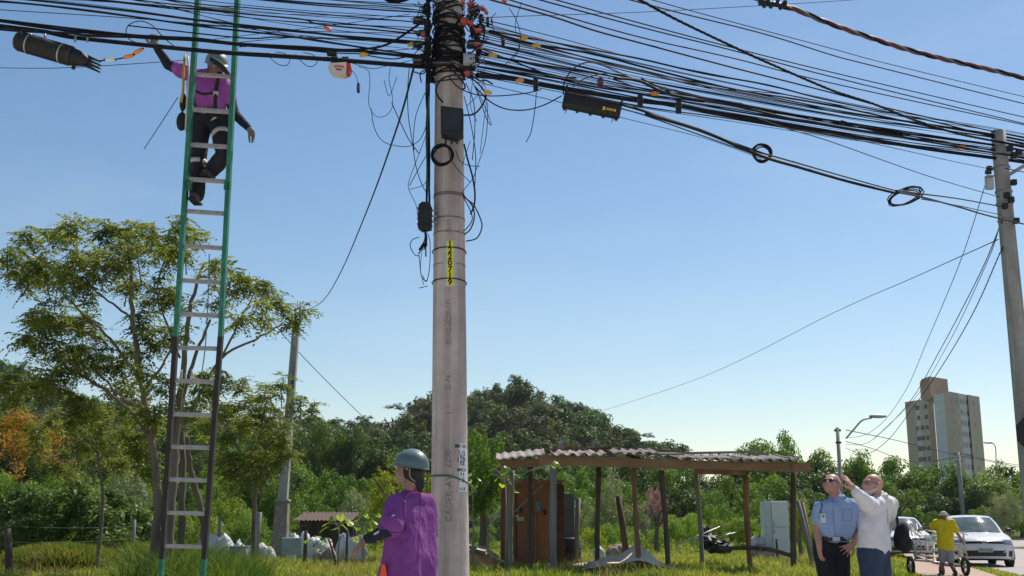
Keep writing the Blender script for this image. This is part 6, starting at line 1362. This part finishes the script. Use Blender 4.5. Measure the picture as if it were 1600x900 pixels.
# --- line worker on the far side of the ladder
YW = 10.75
W = lambda px, py, dY=0: At(px, py, YW+dY)
wk = person('line worker in faded purple shirt and harness standing high on the ladder', (W(308,327).x,YW,W(308,327).z))
hc = W(338,104,-.02); hf = frame((.35,-.82,-.42)); ls, rs = W(350,128,.0), W(292,112,.0); chest = (ls+rs)/2+Vector((.01,0,-.01)); pel = W(328,186,.04); ax = (ls-rs).normalized()
re_, rw = W(263,102,-.05), W(245,74,-.12); le, lw = W(367,178,.02), W(388,200,-.05)
hl, hr = W(343,192,.03), W(313,190,.05); kr, ar = W(309,255,.03), W(308,304,.02); kl, al = W(351,240,-.16), W(330,268,.02)
b = MB(); head(b, hc, hf, .98); chain(b, [(hc+Vector((-.01,.01,-.06)),.055),(chest+Vector((0,0,.03)),.062),(chest.lerp(pel,.4),.07),(pel,.09)])
chain(b, [(ls,.055),(le,.042),(lw,.030)]); chain(b, [(rs,.055),(re_,.042),(rw,.030)]); hand(b, lw, (.6,-.2,-.75), (-.6,-.5,-.4), 1.0, .45, .15, 1); hand(b, rw, (-.35,-.1,.95), (.3,-.9,.2), 1.0, .95, .05, -1)
leg(b,None,hl,kl,al); leg(b,None,hr,kr,ar); solid('body', b, .0075, skin_d, wk); eyes(wk, hc, hf, .98)
b = MB()
torso(b, chest, pel, ax, ((.02,.165,.08),(.22,.165,.11),(.5,.145,.118),(.8,.13,.12),(.98,.13,.12)), .92)
rcone(b, chest, .08, ls, .078); rcone(b, chest, .08, rs, .078); rcone(b, ls, .080, ls.lerp(le,.55), .074); rcone(b, rs, .080, rs.lerp(re_,.55), .074)
sw = solid('work_shirt', b, .009, purple_l, wk, fold=.016, fscale=5, smooth=5)
for a_, e_, w2 in ((ls,le,lw),(rs,re_,rw)): b = MB(); chain(b, [(a_.lerp(e_,.4),.056),(e_,.052),(w2,.037)]); solid('under_sleeve', b, .008, sleeve, wk, fold=.004)
b = MB(); k_ = 1.13; hand(b, lw, (.6,-.2,-.75), (-.6,-.5,-.4), k_, .45, .15, 1); solid('glove', b, .006, glovem, wk, smooth=2)
b = MB(); hand(b, rw, (-.35,-.1,.95), (.3,-.9,.2), k_, .95, .05, -1); solid('glove', b, .006, glovem, wk, smooth=2)
b = MB(); leg(b,None,hl,kl,al,(.108,.086,.068)); leg(b,None,hr,kr,ar,(.108,.086,.072)); rcone(b,hl+Vector((0,0,.03)),.118,hr+Vector((0,0,.03)),.118); tr_ = solid('trousers', b, .010, navy, wk, fold=.012, fscale=5)
def band(a_, c_, t, r_, nm='reflective_band', w_=.05):
    q = a_.lerp(c_, t); d = (c_-a_).normalized(); b = MB(); b.tube([q-d*w_/2, q+d*w_/2],[r_,r_],16); b.build(nm, refl, wk)
band(hl,kl,.42,.102,w_=.055); band(hl,kl,.06,.116,w_=.035); band(hr,kr,.98,.092,w_=.045)
shoe_at(wk, al+Vector((0,0,-.0)), (-.1,-1,0), bootm); shoe_at(wk, ar, (0,-1,0), bootm)
helmet(wk, hc+hf @ Vector((0,0,.01)), hf, helmg, 1.03)
b = MB(); g = lambda x,y,z: hc+hf @ Vector((x,y,z)); ell(b, g(0,-.04,-.02),(.085,.080,.085),hf); ell(b, g(0,.0,-.09),(.062,.055,.05),hf); solid('neck_cover', b, .008, sleeve, wk)
def strp(pts, r_, mt, nm='harness_strap'):
    P_ = spline([Vector((p[0],p[1],0)) for p in pts],6); Q_ = cast(sw, P_, .004)
    if len(Q_) > 2: b = MB(); b.tube(Q_, r_, 6); b.build(nm, mt, wk)
for rows, rr_, nm_ in (([(1316,796),(1331,796),(1330,813),(1317,813),(1316,796)],.0022,'pocket_seam'),([(1301,781),(1302,800),(1303,820),(1305,838)],.0025,'button_placket')):
    Q_ = cast(sb, [Vector((a_[0]+(c_[0]-a_[0])*k/5, a_[1]+(c_[1]-a_[1])*k/5, 0)) for a_, c_ in zip(rows, rows[1:]) for k in range(6)], .001)
    if len(Q_) > 3: b = MB(); b.tube(Q_, rr_, 4); b.build(nm_, M('shirt_seam',(.14,.22,.42),.8,.05,9,0) if 'shirt_seam' not in bpy.data.materials else bpy.data.materials['shirt_seam'], pb)
strp([(344,112),(339,130),(337,150),(336,172)],.018,strap); strp([(303,108),(300,130),(301,150),(306,176)],.016,strap); strp([(301,140),(318,147),(337,145)],.012,strap)
b = MB(); q = cast(sw,[(337,147)],.012)[0]; b.box(q,(.05,.02,.04)); b.build('harness_buckle', refl, wk)
b = MB(); b.tube(spline([W(289,86,-.1),W(287,110,-.15),W(286,140,-.15),W(283,160,-.12)],4),.013,6); b.build('yellow_lanyard', strapy, wk)
b = MB(); b.tube(spline([W(294,88,-.1),W(295,120,-.18),W(292,160,-.15),W(290,205,-.12)],4),.010,6); b.build('rope_lanyard', refl, wk)
b = MB(); b.tube([pel+Vector((.17*cos(a),.14*sin(a),.05)) for a in np.linspace(0,2*pi,24)],.020,6,caps=False); b.build('tool_belt', strap, wk)
b = MB(); ell(b, W(284,190,-.02),(.055,.05,.10)); ell(b, W(286,160,-.02),(.035,.04,.10)); solid('tool_pouch', b, .010, strap, wk)
b = MB(); P = [W(330,92,-.28),W(345,102,-.3),W(356,115,-.3),W(366,128,-.3)]; b.tube(spline(P,4),[.026,.027,.028,.028,.028,.026,.026,.025,.024,.022,.02,.018,.016],8); b.build_here('hanging_strap', strap, 'thick black strap hanging over the ladder rail beside the line worker', 'strap')

# ------------------------------------------------------------------ cage cart
ct = M('cart_tube_metal', (.44,.42,.40), .5, .2, 9, .05, metal=.3); tyre = M('tyre_rubber', (.018,.018,.018), .85, .2, 9, .1)
cart = thing('cage_cart', 'pale metal cage cart with two large wheels pushed by the person in yellow', 'cart', (XG(1463,27.4),27.4,0))
def C_(px, py, dY=0): return At(px, py, 27.5+dY)
def tb(a, c, r_, nm='cage_bar'): b = MB(); b.tube([a,c],r_,5); b.build(nm, ct, cart)
xl, xr = 1428, 1503
lo, hi = 879, 826
tb(C_(xl,875),C_(1505,883),.022,'base_rail'); tb(C_(xl-2,868,1.0),C_(1500,872,1.0),.022,'base_rail'); tb(C_(xl,875),C_(xl-2,868,1.0),.02,'base_rail'); tb(C_(1505,883),C_(1500,872,1),.02,'base_rail'); tb(C_(xl,868),C_(1470,881),.016,'base_rail')
for px in (1430,1447,1458,1470,1490,1505): tb(C_(px,876+ (px-1430)*.08),C_(px,834 if px > 1435 else 828),.011)
for px in (1432,1452,1466,1482,1498): tb(C_(px,869,1.0),C_(px,836,1.0),.010)
for py in (836,847,856,866): tb(C_(1430,py),C_(1505,py+3),.008)
for py in (838,850,860): tb(C_(1432,py,1.0),C_(1498,py,1.0),.008)
for k in range(6): tb(C_(1422+2*k,818+9*k,.2),C_(1440-.8*k,834+6*k,.2),.013)
tb(C_(1422,815,.2),C_(1430,872,.1),.014); tb(C_(1432,818,.6),C_(1442,870,.1),.014); tb(C_(1422,815,.2),C_(1436,832,.2),.014); tb(C_(1436,828,.4),C_(1510,832,.4),.012); 
for k in range(5): tb(C_(1490,830+9*k),C_(1512,836+10*k),.009)
tb(C_(1505,832),C_(1513,886),.014); tb(C_(1486,850),C_(1509,878),.012)
for px, dY in ((1423,.0),(1508.5,-.3)):
    c = At(px, 882 if px < 1450 else 886, 27.4+dY); c.z = .23; b = MB(); pts = [c+Vector((0.02*0,cos(a)*.185,sin(a)*.185)) for a in np.linspace(0,2*pi,29)]; b.tube(pts,.042,8,caps=False); b.build('wheel', tyre, cart)
    b = MB(); b.tube([c+Vector((-.05,0,0)),c+Vector((.05,0,0))],.04,10)
    for k in range(8): a = k*pi/4; b.tube([c, c+Vector((0,cos(a)*.17,sin(a)*.17))],.006,4)
    b.build('hub', ct, cart)
c = At(1471,884,27.5); c.z = .12; b = MB(); b.tube([c+Vector((-.03,0,0)),c+Vector((.03,0,0))],.12,14); b.build('caster', tyre, cart); tb(c, C_(1471,878), .02, 'caster_fork')
tb(C_(1436,826,-.1),C_(1505,842,-.1),.014,'push_handle')

# ------------------------------------------------------------------ cars
wp = M('white_car_paint', (.62,.62,.62), .22, .03, 2, 0, spec=.6); gl = M('car_glass', (.035,.06,.065), .06, .4, 2.2, 0, col2=(.12,.16,.16), spec=.8); bp_ = M('black_bumper_plastic', (.015,.015,.016), .5, .2, 9, 0)
hl_ = M('headlight_lens', (.30,.32,.34), .1, .3, 12, 0, metal=.5); plt = M('number_plate_grey', (.38,.38,.38), .5, .05, 9, 0); chrome = M('chrome', (.7,.7,.7), .15, .05, 5, 0, metal=1)
prof = [ # y, z, half width, curve back, material key
 (-1.84,.19,.66,.34),(-1.93,.24,.72,.34),(-1.96,.31,.76,.34),(-1.96,.45,.78,.34),(-1.965,.51,.79,.33),(-1.955,.60,.80,.32),(-1.93,.655,.80,.31),(-1.89,.73,.79,.30),(-1.80,.79,.79,.27),(-1.60,.85,.80,.22),(-1.30,.905,.80,.18),(-1.02,.945,.79,.16),(-.86,.965,.76,.15),
 (-.62,1.13,.72,.17),(-.38,1.29,.66,.16),(-.16,1.41,.60,.13),(.05,1.452,.575,.08),(.5,1.468,.57,0),(1.0,1.452,.565,-.04),(1.36,1.40,.56,-.08),(1.6,1.20,.62,-.12),(1.78,1.0,.68,-.14),(1.86,.92,.72,-.16),(1.93,.72,.75,-.18),(1.93,.35,.74,-.18),(1.85,.2,.68,-.18)]
prof2 = [] # finer
for (p, q) in zip(prof, prof[1:]):
    for i in range(3): prof2.append(tuple(p[j]+(q[j]-p[j])*i/3 for j in range(4)))
prof2.append(prof[-1])
def car(label, px, Y, yaw, group):
    o = thing('hatchback_car', label, 'car', (XG(px,Y),Y,0), group, yaw); NT = 20; G = []
    for k, (y,z,w_,cv) in enumerate(prof2):
        r_ = []
        for i in range(NT+1):
            t = i/NT; cr = .03 if z > 1.3 else .022
            r_.append((t*w_, y+cv*t**2.4, z-cr*t*t-(.012 if abs(t-1) < .01 else 0)))
        y_, ze = r_[-1][1], r_[-1][2]; yb = y_
        zb = max(.20, min(ze, .20)); top = ze
        # belt, shoulder, door, sill
        if ze > .97: side = [(.765,.955),(.80,.90),(.825,.74),(.832,.58),(.82,.34),(.79,.21)]
        else: side = [(min(w_+.015,.80)*1.0+.0, zb+(ze-zb)*f_) for f_ in (.97,.90,.72,.5,.25,.0)]; side = [(w_+d_, z_) for d_, (_, z_) in zip((.012,.02,.028,.032,.024,.0), side)] if w_ < .82 else side
        if ze <= .97 and abs(y) < 1.5: side = [(.805,ze-.02),(.815,.86),(.83,.72),(.832,.56),(.82,.34),(.79,.21)]
        r_ += [(x, yb, z2) for x, z2 in side]; G.append(r_)
    nc = len(G[0]); V = {}; groups = {}
    for sgn in (1,-1):
        for k in range(len(G)-1):
            for i in range(nc-1):
                q = [G[k][i],G[k][i+1],G[k+1][i+1],G[k+1][i]]; c = [sum(a[j] for a in q)/4 for j in range(3)]; x, y, z = c; t = i/NT
                m_ = 'paint'
                if i < NT:
                    if -.90 < y-0*.0 and 12*3 <= k < 15*3 and t < .90: m_ = 'glass'
                    elif 19*3 <= k < 21*3 and t < .86: m_ = 'glass'
                    elif 6*3 <= k < 7*3 and t < .62: m_ = 'grille'
                    elif 6*3-1 <= k < 8*3-1 and .62 <= t < .985: m_ = 'light'
                    elif 2*3 <= k < 3*3+1 and t < .74: m_ = 'grille'
                    elif 2*3 <= k < 3*3+1 and .82 <= t < .97: m_ = 'grille'
                    elif k < 3: m_ = 'grille'
                else:
                    if i == NT and -.60 < y < 1.35 and z > .99 and not (.30 < y < .36): m_ = 'glass2'
                groups.setdefault(m_, []).append([(a[0]*sgn, a[1], a[2]) for a in (q if sgn == 1 else q[::-1])])
    names = {'paint':('body',wp),'glass':('windshield',gl),'glass2':('side_window',gl),'grille':('grille',bp_),'light':('headlight',hl_)}
    def put(nm, mat, qs, weld=True):
        vi = {}; vs = []; fs = []
        for q in qs:
            f_ = []
            for a in q:
                kk = tuple(round(c_, 5) for c_ in a)
                if kk not in vi: vi[kk] = len(vs); vs.append(a)
                if vi[kk] not in f_: f_.append(vi[kk])
            if len(f_) > 2: fs.append(f_[::-1])
        me = bpy.data.meshes.new(nm); me.from_pydata(vs,[],fs); me.polygons.foreach_set('use_smooth',[True]*len(fs)); me.materials.append(mat); return link(nm, me, o)
    for m_, qs in groups.items():
        nm, mat = names[m_]
        if m_ == 'light' or m_ == 'glass2':
            put(nm, mat, [q for q in qs if sum(a[0] for a in q) > 0]); put(nm, mat, [q for q in qs if sum(a[0] for a in q) < 0])
        elif m_ == 'glass': put('windshield', mat, [q for q in qs if q[0][1] < 0]); put('rear_window', mat, [q for q in qs if q[0][1] >= 0])
        else: put(nm, mat, qs)
    def lp_(b, nm, mat, par=None):
        me = bpy.data.meshes.new(nm); me.from_pydata(b.v,[],b.f); me.polygons.foreach_set('use_smooth',b.sm); me.materials.append(mat); return link(nm, me, par or o)
    for sx in (-1,1):
        for sy in (-1.22,1.27):
            b = MB(); b.tube([(sx*.655,sy,.30),(sx*.66,sy,.30),(sx*.845,sy,.30),(sx*.85,sy,.30)],[.27,.30,.30,.27],22); wv = lp_(b,'wheel',tyre)
            b = MB(); b.tube([(sx*.845,sy,.30),(sx*.856,sy,.30)],[.19,.18],16); lp_(b,'rim',hl_,wv)
            b = MB(); P = [(sx*.836,sy+cos(a)*.345,.30+sin(a)*.345) for a in np.linspace(-.25,pi+.25,16)]; b.tube(P,.018,5); lp_(b,'wheel_arch',bp_)
        b = MB(); b.ball((sx*.92,-.62,1.02),(.10,.06,.065),seg=12,rings=8); b.tube([(sx*.78,-.60,.97),(sx*.88,-.61,1.0)],.018,6); lp_(b,'mirror',bp_)
        b = MB(); b.tube([(sx*.50,-1.83-.0,.40),(sx*.62,-1.815,.49)],.020,6); lp_(b,'bumper_blade',wp)
    b = MB(); b.box((0,-1.975,.475),(.40,.012,.115)); lp_(b,'number_plate',plt)
    me = text_mesh('FKZ 2J18',.085,.001); me.materials.append(blki); t_ = link('plate_text', me, o); t_.location = (0,-1.983,.47); t_.rotation_euler = (pi/2,0,0)
    b = MB(); b.tube([(cos(a)*.062,-1.925,.69+sin(a)*.062) for a in np.linspace(0,2*pi,20)],.009,6,caps=False); 
    for pa, pb_ in (((-.03,.04),(0,-.0)),((0,-.0),(.03,.04)),((-.045,.0),(-.02,-.05)),((-.02,-.05),(0,-.01)),((0,-.01),(.02,-.05)),((.02,-.05),(.045,0))): b.tube([(pa[0],-1.925,.69+pa[1]),(pb_[0],-1.925,.69+pb_[1])],.006,4)
    lp_(b,'emblem',chrome)
    b = MB(); b.tube([(-.47,-1.90,.715),(0,-1.925,.72),(.47,-1.90,.715)],.006,5); lp_(b,'chrome_strip',chrome)
    b = MB(); b.tube([(-.5,-.90,.985),(-.1,-.86,1.02)],.007,4); b.tube([(.0,-.92,.985),(.42,-.86,1.02)],.007,4); lp_(b,'wiper',bp_)
    return o
c1 = car('nearer white hatchback car with dark grille on the road behind the cage cart', 1522, 34.5, radians(-12), 'white cars on the road')
c2 = car('farther white hatchback car half hidden behind the man in the pale shirt', 1409, 42, radians(-10), 'white cars on the road')
for ch in c1.children:
    pass

# ------------------------------------------------------------------ haze
HZ = 0.00010
if HZ:
    mh = bpy.data.materials.new('air_haze'); mh.use_nodes = True; t = mh.node_tree; t.nodes.remove(t.nodes['Principled BSDF'])
    pv = t.nodes.new('ShaderNodeVolumePrincipled'); pv.inputs['Color'].default_value = (.80,.88,.97,1); pv.inputs['Density'].default_value = HZ; pv.inputs['Anisotropy'].default_value = .3
    t.links.new(pv.outputs[0], t.nodes['Material Output'].inputs['Volume'])
    b = MB(); b.box((0,180,31),(1120,520,66)); b.build('haze', mh, None, None, None, None, 'stuff')
